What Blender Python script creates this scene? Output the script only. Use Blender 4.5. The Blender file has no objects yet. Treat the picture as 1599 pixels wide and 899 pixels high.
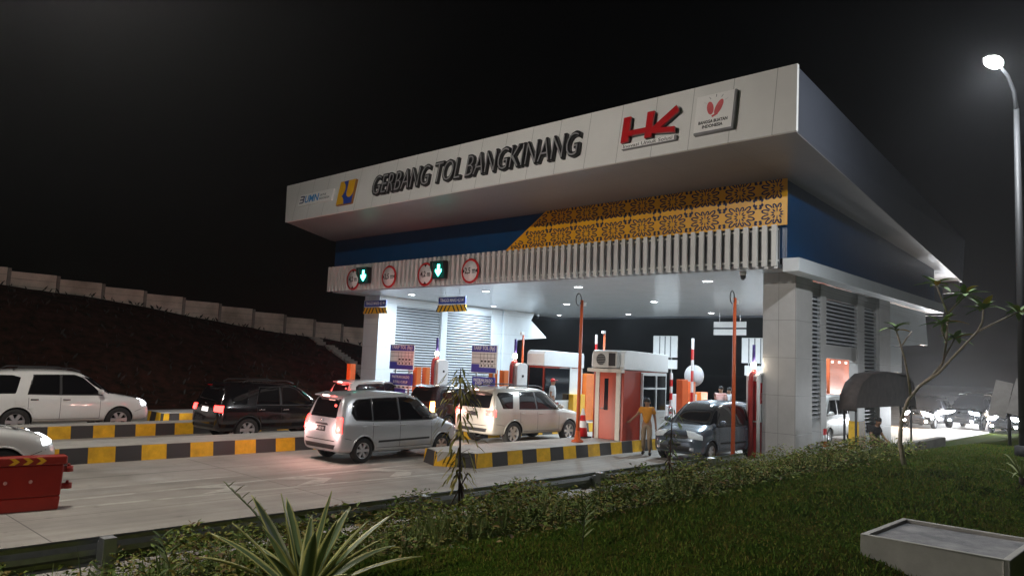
import bpy, bmesh, math, random
import numpy as np
from mathutils import Vector, Matrix, noise
from mathutils.bvhtree import BVHTree
random.seed(7)
rng = np.random.default_rng(11)
scene = bpy.context.scene
COL = scene.collection
PI = math.pi
R = math.radians

# ------------------------------------------------------------------ camera
EYE = Vector((0.0, 0.0, 2.75))
yaw, pitch, roll = R(43.022), R(5.612), R(2.4408)
fw = Vector((math.cos(yaw)*math.cos(pitch), math.sin(yaw)*math.cos(pitch), math.sin(pitch)))
rt = fw.cross(Vector((0, 0, 1))).normalized()
up = rt.cross(fw)
r2 = math.cos(roll)*rt + math.sin(roll)*up
u2 = -math.sin(roll)*rt + math.cos(roll)*up
cam = bpy.data.cameras.new('camera')
cam.sensor_width = 36.0
cam.lens = 36.0*1174.46/1599.0
cam.clip_start = 0.05
cam.clip_end = 900
camo = bpy.data.objects.new('camera', cam)
COL.objects.link(camo)
camo.matrix_world = Matrix(((r2.x, u2.x, -fw.x, EYE.x), (r2.y, u2.y, -fw.y, EYE.y), (r2.z, u2.z, -fw.z, EYE.z), (0, 0, 0, 1)))
scene.camera = camo

# ------------------------------------------------------------------ night sky
world = bpy.data.worlds.new('World')
scene.world = world
world.use_nodes = True
wn = world.node_tree
wn.nodes.clear()
sky = wn.nodes.new('ShaderNodeTexSky')
sky.sky_type = 'NISHITA'
sky.sun_disc = False
sky.sun_elevation = R(4)
sky.sun_rotation = R(200)
bg = wn.nodes.new('ShaderNodeBackground')
bg.inputs['Strength'].default_value = 0.00012
wo = wn.nodes.new('ShaderNodeOutputWorld')
wn.links.new(sky.outputs['Color'], bg.inputs['Color'])
wn.links.new(bg.outputs['Background'], wo.inputs['Surface'])

scene.view_settings.view_transform = 'Standard'
scene.view_settings.look = 'None'
scene.view_settings.exposure = 0.22
scene.view_settings.gamma = 1.0
scene.view_settings.use_curve_mapping = False
scene.render.engine = 'CYCLES'
cy = scene.cycles
cy.use_denoising = True
cy.max_bounces = 7
cy.diffuse_bounces = 3
cy.glossy_bounces = 3
cy.transmission_bounces = 4
cy.transparent_max_bounces = 12
cy.volume_bounces = 0
cy.sample_clamp_indirect = 4.0
cy.sample_clamp_direct = 0.0
cy.caustics_reflective = False
cy.caustics_refractive = False
LAMP_LEFT = 900.0      # street lamp left of the frame
LAMP_RIGHT = 1700.0
LAMP_BEHIND = 12500.0     # unseen street lamp behind the viewpoint
DOWNLIGHT = 320.0
HAZE = 0.00055

# ------------------------------------------------------------------ materials
MATS = {}
def mat(name, col, rough=0.6, metal=0.0, var=0.12, scale=3.0, bump=0.0, bscale=40.0, coat=0.0, spec=0.5, dirt=0.0, stretch=None, alt=None):
    """procedural material: base colour broken up by two octaves of noise, optional bump and dirt"""
    if name in MATS:
        return MATS[name]
    m = bpy.data.materials.new(name)
    m.use_nodes = True
    nt = m.node_tree
    b = nt.nodes['Principled BSDF']
    tc = nt.nodes.new('ShaderNodeTexCoord')
    mp = nt.nodes.new('ShaderNodeMapping')
    nt.links.new(tc.outputs['Object'], mp.inputs['Vector'])
    if stretch:
        mp.inputs['Scale'].default_value = stretch
    n = nt.nodes.new('ShaderNodeTexNoise')
    n.inputs['Scale'].default_value = scale
    n.inputs['Detail'].default_value = 6
    n.inputs['Roughness'].default_value = 0.65
    nt.links.new(mp.outputs['Vector'], n.inputs['Vector'])
    r = nt.nodes.new('ShaderNodeValToRGB')
    c = Vector(col[:3])
    lo = c*(1-var); hi = c*(1+var)
    if alt:
        lo = Vector(alt)
    r.color_ramp.elements[0].position = 0.32
    r.color_ramp.elements[1].position = 0.68
    r.color_ramp.elements[0].color = (*lo, 1)
    r.color_ramp.elements[1].color = (*[min(1, x) for x in hi], 1)
    nt.links.new(n.outputs['Fac'], r.inputs['Fac'])
    out = r.outputs['Color']
    if dirt > 0:
        n2 = nt.nodes.new('ShaderNodeTexNoise')
        n2.inputs['Scale'].default_value = scale*0.35
        n2.inputs['Detail'].default_value = 8
        nt.links.new(mp.outputs['Vector'], n2.inputs['Vector'])
        r2_ = nt.nodes.new('ShaderNodeValToRGB')
        r2_.color_ramp.elements[0].position = 0.5
        r2_.color_ramp.elements[1].position = 0.75
        r2_.color_ramp.elements[0].color = (0, 0, 0, 1)
        r2_.color_ramp.elements[1].color = (dirt, dirt, dirt, 1)
        nt.links.new(n2.outputs['Fac'], r2_.inputs['Fac'])
        mx = nt.nodes.new('ShaderNodeMix')
        mx.data_type = 'RGBA'
        nt.links.new(r2_.outputs['Color'], mx.inputs['Factor'])
        nt.links.new(out, mx.inputs['A'])
        mx.inputs['B'].default_value = (c.x*0.35+0.01, c.y*0.32+0.008, c.z*0.28+0.005, 1)
        out = mx.outputs['Result']
    nt.links.new(out, b.inputs['Base Color'])
    b.inputs['Roughness'].default_value = rough
    b.inputs['Metallic'].default_value = metal
    b.inputs['Specular IOR Level'].default_value = spec
    b.inputs['Coat Weight'].default_value = coat
    b.inputs['Coat Roughness'].default_value = 0.05
    if bump > 0:
        nb = nt.nodes.new('ShaderNodeTexNoise')
        nb.inputs['Scale'].default_value = bscale
        nb.inputs['Detail'].default_value = 5
        nt.links.new(mp.outputs['Vector'], nb.inputs['Vector'])
        bp = nt.nodes.new('ShaderNodeBump')
        bp.inputs['Strength'].default_value = bump
        bp.inputs['Distance'].default_value = 0.02
        nt.links.new(nb.outputs['Fac'], bp.inputs['Height'])
        nt.links.new(bp.outputs['Normal'], b.inputs['Normal'])
    MATS[name] = m
    return m

def glow(name, col, strength, base=None):
    if name in MATS:
        return MATS[name]
    m = bpy.data.materials.new(name)
    m.use_nodes = True
    b = m.node_tree.nodes['Principled BSDF']
    b.inputs['Base Color'].default_value = (*(base or col), 1)
    b.inputs['Emission Color'].default_value = (*col, 1)
    b.inputs['Emission Strength'].default_value = strength
    b.inputs['Roughness'].default_value = 0.3
    MATS[name] = m
    return m

def mathn(nt, op, a, b=None, clamp=False):
    n = nt.nodes.new('ShaderNodeMath')
    n.operation = op
    n.use_clamp = clamp
    for i, v in enumerate((a, b)):
        if v is None:
            continue
        if isinstance(v, (int, float)):
            n.inputs[i].default_value = v
        else:
            nt.links.new(v, n.inputs[i])
    return n.outputs[0]

def jointed(name, col, joints, width=0.012, dark=0.35, **kw):
    """panel material with straight joints: joints = [(axis, spacing, offset)] in object metres"""
    m = mat(name, col, **kw)
    nt = m.node_tree
    b = nt.nodes['Principled BSDF']
    src = b.inputs['Base Color'].links[0].from_socket
    tc = nt.nodes.new('ShaderNodeTexCoord')
    sp = nt.nodes.new('ShaderNodeSeparateXYZ')
    nt.links.new(tc.outputs['Object'], sp.inputs[0])
    tot = None
    for ax, spc, off in joints:
        v = mathn(nt, 'ADD', sp.outputs[ax], off)
        v = mathn(nt, 'DIVIDE', v, spc)
        v = mathn(nt, 'FRACT', v)
        v = mathn(nt, 'LESS_THAN', v, width/spc)
        tot = v if tot is None else mathn(nt, 'MAXIMUM', tot, v)
    mx = nt.nodes.new('ShaderNodeMix')
    mx.data_type = 'RGBA'
    nt.links.new(tot, mx.inputs['Factor'])
    nt.links.new(src, mx.inputs['A'])
    mx.inputs['B'].default_value = (col[0]*dark, col[1]*dark, col[2]*dark, 1)
    nt.links.new(mx.outputs['Result'], b.inputs['Base Color'])
    bp = nt.nodes.new('ShaderNodeBump')
    bp.inputs['Strength'].default_value = 0.5
    bp.inputs['Distance'].default_value = 0.01
    bp.invert = True
    nt.links.new(tot, bp.inputs['Height'])
    if b.inputs['Normal'].links:
        nt.links.new(b.inputs['Normal'].links[0].from_socket, bp.inputs['Normal'])
    nt.links.new(bp.outputs['Normal'], b.inputs['Normal'])
    return m

# ------------------------------------------------------------------ mesh building
class MB:
    def __init__(s):
        s.v = []; s.f = []; s.m = []; s.s = []
    def add(s, vs, fs, m=0, smooth=False, M=None):
        o = len(s.v)
        for p in vs:
            s.v.append(tuple(M @ Vector(p)) if M is not None else tuple(p))
        for f in fs:
            s.f.append([o+i for i in f]); s.m.append(m); s.s.append(smooth)
        return s
    def box(s, x0, x1, y0, y1, z0, z1, m=0, M=None):
        v = [(x0,y0,z0),(x1,y0,z0),(x1,y1,z0),(x0,y1,z0),(x0,y0,z1),(x1,y0,z1),(x1,y1,z1),(x0,y1,z1)]
        return s.add(v, [(0,3,2,1),(4,5,6,7),(0,1,5,4),(1,2,6,5),(2,3,7,6),(3,0,4,7)], m, False, M)
    def hexa(s, bot, top, m=0):
        n = len(bot)
        v = list(bot)+list(top)
        fs = [tuple(range(n-1, -1, -1)), tuple(range(n, 2*n))]
        fs += [(i, (i+1) % n, n+(i+1) % n, n+i) for i in range(n)]
        return s.add(v, fs, m)
    def prism(s, poly, axis, a0, a1, m=0, M=None, smooth=False):
        def P(p, a):
            return {'x': (a, p[0], p[1]), 'y': (p[0], a, p[1]), 'z': (p[0], p[1], a)}[axis]
        n = len(poly)
        v = [P(p, a0) for p in poly]+[P(p, a1) for p in poly]
        fs = [tuple(range(n-1, -1, -1)), tuple(range(n, 2*n))]
        s.add(v, fs, m, False, M)
        o = len(s.v)-2*n
        for i in range(n):
            s.f.append([o+i, o+(i+1) % n, o+n+(i+1) % n, o+n+i]); s.m.append(m); s.s.append(smooth)
        return s
    def tube(s, pts, rad, n=8, m=0, caps=True, M=None):
        pts = [Vector(p) for p in pts]
        if isinstance(rad, (int, float)):
            rad = [rad]*len(pts)
        vs = []; fs = []
        ref = None
        for i, p in enumerate(pts):
            d = (pts[min(i+1, len(pts)-1)]-pts[max(i-1, 0)]).normalized()
            if ref is None:
                ref = d.orthogonal().normalized()
            else:
                ref = (ref-d*ref.dot(d)).normalized()
            q = d.cross(ref)
            for k in range(n):
                a = 2*PI*k/n
                vs.append(p+(ref*math.cos(a)+q*math.sin(a))*rad[i])
        for i in range(len(pts)-1):
            for k in range(n):
                fs.append((i*n+k, i*n+(k+1) % n, (i+1)*n+(k+1) % n, (i+1)*n+k))
        s.add(vs, fs, m, True, M)
        if caps:
            o = len(s.v)-len(vs)
            s.f.append([o+k for k in range(n-1, -1, -1)]); s.m.append(m); s.s.append(False)
            e = o+(len(pts)-1)*n
            s.f.append([e+k for k in range(n)]); s.m.append(m); s.s.append(False)
        return s
    def lathe(s, prof, n=24, axis='z', m=0, M=None, smooth=True, caps=True):
        vs = []; fs = []
        for r_, h in prof:
            for k in range(n):
                a = 2*PI*k/n
                c, d = r_*math.cos(a), r_*math.sin(a)
                vs.append({'z': (c, d, h), 'y': (c, h, d), 'x': (h, c, d)}[axis])
        for i in range(len(prof)-1):
            for k in range(n):
                fs.append((i*n+k, i*n+(k+1) % n, (i+1)*n+(k+1) % n, (i+1)*n+k))
        s.add(vs, fs, m, smooth, M)
        o = len(s.v)-len(vs)
        if caps and prof[0][0] > 1e-6:
            s.f.append([o+k for k in range(n-1, -1, -1)]); s.m.append(m); s.s.append(False)
        if caps and prof[-1][0] > 1e-6:
            e = o+(len(prof)-1)*n
            s.f.append([e+k for k in range(n)]); s.m.append(m); s.s.append(False)
        return s
    def ball(s, c, r_, nu=10, nv=7, m=0, M=None):
        prof = []
        if isinstance(r_, (int, float)):
            r_ = (r_, r_, r_)
        vs = []; fs = []
        for i in range(nv+1):
            t = -PI/2+PI*i/nv
            for k in range(nu):
                a = 2*PI*k/nu
                vs.append((c[0]+r_[0]*math.cos(t)*math.cos(a), c[1]+r_[1]*math.cos(t)*math.sin(a), c[2]+r_[2]*math.sin(t)))
        for i in range(nv):
            for k in range(nu):
                fs.append((i*nu+k, i*nu+(k+1) % nu, (i+1)*nu+(k+1) % nu, (i+1)*nu+k))
        return s.add(vs, fs, m, True, M)
    def mesh(s, name, mats):
        me = bpy.data.meshes.new(name)
        me.from_pydata(s.v, [], s.f)
        for x in (mats if isinstance(mats, (list, tuple)) else [mats]):
            me.materials.append(x)
        me.polygons.foreach_set('material_index', s.m)
        me.polygons.foreach_set('use_smooth', s.s)
        bm = bmesh.new(); bm.from_mesh(me)
        bmesh.ops.remove_doubles(bm, verts=bm.verts, dist=1e-5)
        bmesh.ops.recalc_face_normals(bm, faces=bm.faces)
        bm.to_mesh(me); bm.free()
        return me
    def build(s, name, mats, parent=None, bevel=0.0, loc=None, rz=0.0):
        o = bpy.data.objects.new(name, s.mesh(name, mats))
        COL.objects.link(o)
        if parent is not None:
            o.parent = parent
        if loc is not None:
            o.location = loc
        if rz:
            o.rotation_euler = (0, 0, rz)
        if bevel > 0:
            b = o.modifiers.new('bevel', 'BEVEL')
            b.width = bevel; b.segments = 2; b.limit_method = 'ANGLE'; b.angle_limit = R(50)
        return o

def tag(o, label=None, cat=None, group=None, kind=None):
    if label: o['label'] = label
    if cat: o['category'] = cat
    if group: o['group'] = group
    if kind: o['kind'] = kind
    return o
def empty(name, loc=(0, 0, 0), rz=0.0, M=None):
    o = bpy.data.objects.new(name, None)
    COL.objects.link(o)
    o.empty_display_size = 0.2
    if M is not None:
        o.matrix_world = M
    else:
        o.location = loc; o.rotation_euler = (0, 0, rz)
    return o
def kids(o):
    return [c for c in bpy.data.objects if c.parent == o]
def copy_tree(o, parent=None):
    c = o.copy(); COL.objects.link(c)
    if parent is not None:
        c.parent = parent
    for ch in kids(o):
        if ch.name != c.name:
            copy_tree(ch, c)
    return c
def lamp(name, kind, loc, power, col=(1, 1, 1), size=0.2, parent=None, direction=None, spot=None, blend=0.6):
    l = bpy.data.lights.new(name, kind)
    l.energy = power; l.color = col
    if kind == 'AREA':
        l.shape = 'DISK'; l.size = size
    elif kind in ('POINT', 'SPOT'):
        l.shadow_soft_size = size
    if spot:
        l.spot_size = R(spot); l.spot_blend = blend
    o = bpy.data.objects.new(name, l); COL.objects.link(o)
    o.location = loc
    if direction is not None:
        o.rotation_mode = 'QUATERNION'
        o.rotation_quaternion = Vector(direction).to_track_quat('-Z', 'Y')
    if parent is not None:
        o.parent = parent
    return o
def text_mesh(txt, size, depth=0.0, offset=0.0, align='CENTER', spacing=1.0, shear=0.0, xs=1.0, name='lettering', width=None):
    """text as a mesh in the local x/y plane, depth along +z; width fits it to a given width"""
    cu = bpy.data.curves.new(name, 'FONT')
    cu.body = txt; cu.size = size; cu.extrude = depth/2; cu.offset = offset
    cu.align_x = align; cu.align_y = 'CENTER'; cu.space_character = spacing; cu.shear = shear
    cu.resolution_u = 3
    o = bpy.data.objects.new(name, cu); COL.objects.link(o)
    bpy.context.view_layer.update()
    me = bpy.data.meshes.new_from_object(o.evaluated_get(bpy.context.evaluated_depsgraph_get()))
    bpy.data.objects.remove(o); bpy.data.curves.remove(cu)
    n = len(me.vertices)
    co = np.zeros(n*3); me.vertices.foreach_get('co', co); co = co.reshape(-1, 3)
    if width:
        w = co[:, 0].max()-co[:, 0].min(); c = (co[:, 0].max()+co[:, 0].min())/2
        co[:, 0] = (co[:, 0]-c)*width/w
        h = (co[:, 1].max()+co[:, 1].min())/2
        co[:, 1] -= h
    co[:, 0] *= xs
    me.vertices.foreach_set('co', co.ravel())
    return me
def mesh_obj(name, me, m, parent=None, M=None):
    me.materials.clear(); me.materials.append(m)
    o = bpy.data.objects.new(name, me); COL.objects.link(o)
    if parent is not None: o.parent = parent
    if M is not None: o.matrix_local = M
    return o
def facing(X, y, z, tilt=0.0):
    """frame on a wall that faces -X: local x runs to the reader's right (-Y), local y up, local z out"""
    ey = Vector((math.sin(tilt), 0, math.cos(tilt)))
    ex = Vector((0, -1, 0))
    ez = ex.cross(ey)
    return Matrix(((ex.x, ey.x, ez.x, X), (ex.y, ey.y, ez.y, y), (ex.z, ey.z, ez.z, z), (0, 0, 0, 1)))
def T(x, y, z):
    return Matrix.Translation((x, y, z))
def sm(a, b, x):
    t = min(1.0, max(0.0, (x-a)/(b-a))); return t*t*(3-2*t)
def ground(x, y):
    """height of the embankment and the far slope"""
    h = 1.08*sm(8.5, 4.6, y)
    h += (0.05*noise.noise(Vector((x*0.35, y*0.35, 0)))+0.02*noise.noise(Vector((x*1.3, y*1.3, 3))))*sm(8.4, 7.5, y)
    h *= 1.0-0.35*sm(20, 34, x)*sm(3.0, 7.0, y)
    h -= 0.42*sm(2.9, 0.9, y)*sm(-30.0, 0.0, y)
    if y > 34:
        ridge = 7.0-0.102*max(x, -20.0)+0.08*math.sin(x*0.45)+0.1*noise.noise(Vector((x*0.2, 0, 5)))
        h += max(0.1, ridge)*sm(34.5, 48.6, y)
        h += (0.5*noise.noise(Vector((x*0.25, y*0.25, 9)))+0.2*noise.noise(Vector((x*0.9, y*0.9, 2))))*sm(35, 39, y)*sm(49, 46, y)
    return h
# ================================================================== setting
concrete_road = jointed('road_concrete', (0.36, 0.335, 0.30), [(0, 5.0, 1.4), (1, 3.6, 0.9)], width=0.02, dark=0.35, rough=0.75, var=0.16, scale=0.9, bump=0.25, bscale=60, dirt=0.45)
_nt = concrete_road.node_tree; _b = _nt.nodes['Principled BSDF']
_src = _b.inputs['Base Color'].links[0].from_socket
_tc = _nt.nodes.new('ShaderNodeTexCoord'); _mp = _nt.nodes.new('ShaderNodeMapping'); _mp.inputs['Scale'].default_value = (0.06, 1.5, 1)
_nt.links.new(_tc.outputs['Object'], _mp.inputs['Vector'])
_n = _nt.nodes.new('ShaderNodeTexNoise'); _n.inputs['Scale'].default_value = 1.0; _n.inputs['Detail'].default_value = 7; _n.inputs['Roughness'].default_value = .7
_nt.links.new(_mp.outputs['Vector'], _n.inputs['Vector'])
_n2 = _nt.nodes.new('ShaderNodeTexNoise'); _n2.inputs['Scale'].default_value = 2.6; _n2.inputs['Detail'].default_value = 3
_nt.links.new(_tc.outputs['Object'], _n2.inputs['Vector'])
_r = _nt.nodes.new('ShaderNodeValToRGB')
for _e, (_p, _c) in zip(_r.color_ramp.elements, ((.36, .72), (.58, 1.0))): _e.position = _p; _e.color = (_c, _c*.99, _c*.98, 1)
_nt.links.new(_n.outputs['Fac'], _r.inputs['Fac'])
_r3 = _nt.nodes.new('ShaderNodeValToRGB')
for _e, (_p, _c) in zip(_r3.color_ramp.elements, ((.66, 1.0), (.76, .62))): _e.position = _p; _e.color = (_c, _c, _c, 1)
_nt.links.new(_n2.outputs['Fac'], _r3.inputs['Fac'])
for _ramp in (_r, _r3):
    _mx = _nt.nodes.new('ShaderNodeMix'); _mx.data_type = 'RGBA'; _mx.blend_type = 'MULTIPLY'; _mx.inputs['Factor'].default_value = 1
    _nt.links.new(_src, _mx.inputs['A']); _nt.links.new(_ramp.outputs['Color'], _mx.inputs['B']); _src = _mx.outputs['Result']
_nt.links.new(_src, _b.inputs['Base Color'])
soil = mat('soil', (0.040, 0.015, 0.010), 0.95, var=0.5, scale=2.0, bump=0.9, bscale=9, alt=(0.007, 0.008, 0.004))
soil.node_tree.nodes['Principled BSDF'].inputs['Specular IOR Level'].default_value = 0.0
# the bank by the camera is greener than the red soil of the far slope
_nt = soil.node_tree; _b = _nt.nodes['Principled BSDF']
_src = _b.inputs['Base Color'].links[0].from_socket
_tc = _nt.nodes.new('ShaderNodeTexCoord'); _sp = _nt.nodes.new('ShaderNodeSeparateXYZ'); _nt.links.new(_tc.outputs['Object'], _sp.inputs[0])
_f = mathn(_nt, 'LESS_THAN', _sp.outputs[1], 12.0)
_n = _nt.nodes.new('ShaderNodeTexNoise'); _n.inputs['Scale'].default_value = 1.7; _n.inputs['Detail'].default_value = 6
_nt.links.new(_tc.outputs['Object'], _n.inputs['Vector'])
_r = _nt.nodes.new('ShaderNodeValToRGB')
for _e, (_p, _c) in zip(_r.color_ramp.elements, ((.35, (.028, .055, .006)), (.72, (.065, .060, .014)))): _e.position = _p; _e.color = (*_c, 1)
_nt.links.new(_n.outputs['Fac'], _r.inputs['Fac'])
_mx = _nt.nodes.new('ShaderNodeMix'); _mx.data_type = 'RGBA'
_nt.links.new(_f, _mx.inputs['Factor']); _nt.links.new(_src, _mx.inputs['A']); _nt.links.new(_r.outputs['Color'], _mx.inputs['B'])
_nt.links.new(_mx.outputs['Result'], _b.inputs['Base Color'])
white_paint = mat('white_paint', (0.78, 0.78, 0.76), 0.45, var=0.06, scale=2, dirt=0.15)
faded_paint = mat('faded_road_paint', (0.47, 0.45, 0.40), 0.75, var=0.15, scale=6, dirt=0.7)
black = mat('black_plastic', (0.012, 0.012, 0.013), 0.45, var=0.2)
rubber = mat('tyre_rubber', (0.02, 0.019, 0.018), 0.8, var=0.3, scale=12)
steel = mat('galvanised_steel', (0.42, 0.43, 0.44), 0.38, metal=0.9, var=0.12, scale=8)
orange = mat('orange_enamel', (0.66, 0.11, 0.022), 0.42, var=0.1, scale=3, dirt=0.2)
orange_box = mat('bright_orange_enamel', (0.82, 0.2, 0.03), 0.42, var=0.08, scale=3, dirt=0.2)
yellow = mat('yellow_kerb_paint', (0.74, 0.41, 0.008), 0.6, var=0.15, scale=5, dirt=0.55)
kerb_black = mat('black_kerb_paint', (0.026, 0.025, 0.026), 0.6, var=0.5, scale=5, alt=(.04, .037, .034))
red = mat('red_enamel', (0.55, 0.012, 0.012), 0.4, var=0.1)
concrete = mat('plain_concrete', (0.40, 0.385, 0.35), 0.8, var=0.18, scale=2.5, bump=0.1, bscale=70, dirt=0.4)
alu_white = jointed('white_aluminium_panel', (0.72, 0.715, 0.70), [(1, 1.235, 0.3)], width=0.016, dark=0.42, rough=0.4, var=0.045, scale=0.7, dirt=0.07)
alu_side = jointed('shaded_aluminium_panel', (0.055, 0.062, 0.08), [(0, 1.6, 0.3)], width=0.012, dark=0.55, rough=0.45, var=0.05, scale=1.2)  # white aluminium, its colour darkened to stand for the roof side's shade
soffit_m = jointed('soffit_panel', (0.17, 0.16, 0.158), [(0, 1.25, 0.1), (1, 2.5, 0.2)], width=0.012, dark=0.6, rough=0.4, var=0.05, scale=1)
blue_m = jointed('blue_composite_panel', (0.002, 0.046, 0.135), [(1, 1.3, 0.2), (0, 1.3, 0.2)], width=0.014, dark=0.5, rough=0.35, var=0.08, scale=1.5)
ceil_m = jointed('strip_ceiling', (0.60, 0.63, 0.67), [(0, 0.2, 0.0)], width=0.018, dark=0.35, rough=0.22, metal=0.25, var=0.05, scale=1)
grey_panel = jointed('grey_pillar_panel', (0.46, 0.45, 0.44), [(2, 1.2, 0.35), (1, 0.55, 0.10)], width=0.012, dark=0.4, rough=0.5, var=0.08, scale=1.2, dirt=0.2)
pale_panel = jointed('pale_pillar_panel', (0.62, 0.66, 0.69), [(2, 1.2, 0.35)], width=0.015, dark=0.6, rough=0.4, var=0.04, scale=1.5, dirt=0.1)
louver_m = mat('louver_aluminium', (0.55, 0.57, 0.6), 0.4, metal=0.2, var=0.08)
louver_dark = mat('louver_recess', (0.06, 0.065, 0.075), 0.8)
slat_m = mat('slat_aluminium', (0.68, 0.68, 0.66), 0.4, var=0.05, scale=2, dirt=0.15)
dark_frame = mat('dark_steel_frame', (0.07, 0.07, 0.075), 0.5, var=0.2)
gold = mat('yellow_screen_enamel', (0.78, 0.38, 0.004), 0.4, var=0.06, scale=1.5, dirt=0.08)
cut_m = mat('screen_cut_out', (0.010, 0.014, 0.05), 0.6)
black_letter = mat('black_letter_side', (0.012, 0.012, 0.014), 0.35)
steel_letter = mat('brushed_letter_face', (0.36, 0.36, 0.37), 0.35, metal=0.2)

# ---- ground: one sheet to the horizon, finer near the camera
def grid_lines(lo, hi, near_lo, near_hi, fine, coarse):
    a = list(np.arange(lo, near_lo, coarse))+list(np.arange(near_lo, near_hi, fine))+list(np.arange(near_hi, hi+coarse, coarse))
    return a
gx = grid_lines(-120, 420, -6, 46, 0.45, 12)
gy = sorted(set([round(v, 3) for v in list(np.arange(-120, -6, 12))+list(np.arange(-6, 9.4, 0.3))+[9.4, 12, 18, 24, 30, 33]+list(np.arange(33.8, 52, 0.6))+list(np.arange(52, 460, 14))]))
vs = []; fs = []
for y in gy:
    for x in gx:
        vs.append((x, y, ground(x, y)-(0.06 if 9.0 < y < 34.6 else 0.0)))
nx = len(gx)
for j in range(len(gy)-1):
    for i in range(nx-1):
        fs.append((j*nx+i, j*nx+i+1, (j+1)*nx+i+1, (j+1)*nx+i))
b = MB(); b.add(vs, fs, 0, True)
tag(b.build('ground', soil), kind='structure')
b = MB(); b.box(-120, 420, 9.15, 34.3, -0.05, 0.0)
tag(b.build('road', concrete_road), kind='structure')

# ---- painted hatching before the near island
b = MB()
def line(x0, y0, x1, y1, w, z=0.004):
    d = Vector((x1-x0, y1-y0, 0)).normalized(); n = Vector((-d.y, d.x, 0))*w/2
    b.add([(x0+n.x, y0+n.y, z), (x0-n.x, y0-n.y, z), (x1-n.x, y1-n.y, z), (x1+n.x, y1+n.y, z)], [(0, 1, 2, 3)])
line(-2, 14.55, 13.0, 13.72, 0.13)
line(-2, 14.62, 5.4, 14.9, 0.13); line(5.4, 14.9, 12.9, 15.25, 0.13)
for cx in (6.9, 8.9, 11.2):
    yl = 14.55-0.055*(cx+2)+0.1; yh = 14.75+0.04*(cx-2)
    ym = (yl+yh)/2
    for s, ye in ((-1, yl), (1, yh)):
        b.add([(cx+0.55, ym, 0.008), (cx+1.05, ym, 0.008), (cx+0.5, ye, 0.008), (cx-0.15, ye, 0.008)], [(0, 1, 2, 3)])
tag(b.build('road_marking', faded_paint), kind='structure')
b = MB()
for y in (17.4, 22.4, 26.6, 12.2):
    for k in range(5):
        line(-10+k*5, y-1.55, -6.5+k*5, y-1.55, 0.1)
tag(b.build('lane_line', faded_paint), kind='structure')

# ---- toll islands with black and yellow kerb blocks
island_top = mat('island_concrete', (0.47, 0.45, 0.41), 0.75, var=0.12, scale=3, bump=0.2, bscale=40, dirt=0.35)
def island(name, label, x0, x1, y0, y1, hgt, nose, first, block=0.62):
    t = empty(name, (x0, y0, 0))
    tag(t, label, 'traffic island', 'toll islands')
    L = x1-x0; Wd = y1-y0
    # outline, local, starting along the near side
    if nose == 'chamfer':
        out = [(0.0, 0), (L, 0), (L, Wd), (-0.35, Wd), (-0.65, Wd*0.55)]
    else:
        out = [(0, 0), (L, 0), (L, Wd), (0, Wd)]
    k = MB()
    n = len(out)
    cnt = first
    for i in range(n):
        a = Vector((*out[i], 0)); c = Vector((*out[(i+1) % n], 0))
        e = c-a; ln = e.length; d = e/ln
        nb = max(1, round(ln/block))
        inn = Vector((-d.y, d.x, 0))*0.22
        for q in range(nb):
            p0 = a+e*(q/nb); p1 = a+e*((q+1)/nb)
            sl = inn*0.22
            bot = [tuple(p0), tuple(p1), tuple(p1+inn), tuple(p0+inn)]
            top = [tuple(p0+sl+Vector((0, 0, hgt))), tuple(p1+sl+Vector((0, 0, hgt))), tuple(p1+inn+Vector((0, 0, hgt))), tuple(p0+inn+Vector((0, 0, hgt)))]
            k.hexa(bot, top, cnt % 2)
            cnt += 1
    k.build('kerb', [yellow, kerb_black], t)
    s = MB()
    cx = sum(p[0] for p in out)/n; cyy = sum(p[1] for p in out)/n
    def ins(p, q):
        return (p[0]+(0.06 if p[0] < cx else -0.06), p[1]+(0.06 if p[1] < cyy else -0.06), q)
    s.hexa([ins(p, 0.0) for p in out], [ins(p, hgt+0.012) for p in out])
    s.build('deck', island_top, t)
    return t
island('toll_island', 'nearest concrete toll island with a chamfered nose, carrying the orange booth with the air conditioner', 13.88, 46, 13.93, 15.6, 0.36, 'chamfer', 0, 0.6)
island('toll_island', 'long kerbed toll island passing just behind the silver people carrier', -14, 46, 19.15, 20.65, 0.36, 'square', 0, 0.6)
island('toll_island', 'third toll island back, its kerb passing just below the big white car', -14, 46, 24.3, 25.2, 0.36, 'square', 1, 0.6)
island('toll_island', 'farthest toll island, its kerb starting just ahead of the nose of the big white car', 11.7, 46, 27.9, 29.3, 0.36, 'square', 1, 0.6)

# ================================================================== the gate building
G = empty('toll_gate_building', (22.4, 9.75, 0))
tag(G, 'large toll gate building with slanted white roof, blue walls and a yellow patterned screen', 'toll gate')
def gpart(mb, name, m, bevel=0.0):
    o = mb.build(name, m, None, bevel)
    o.data.transform(Matrix.Translation((-22.4, -9.75, 0)))
    o.parent = G
    return o
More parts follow.
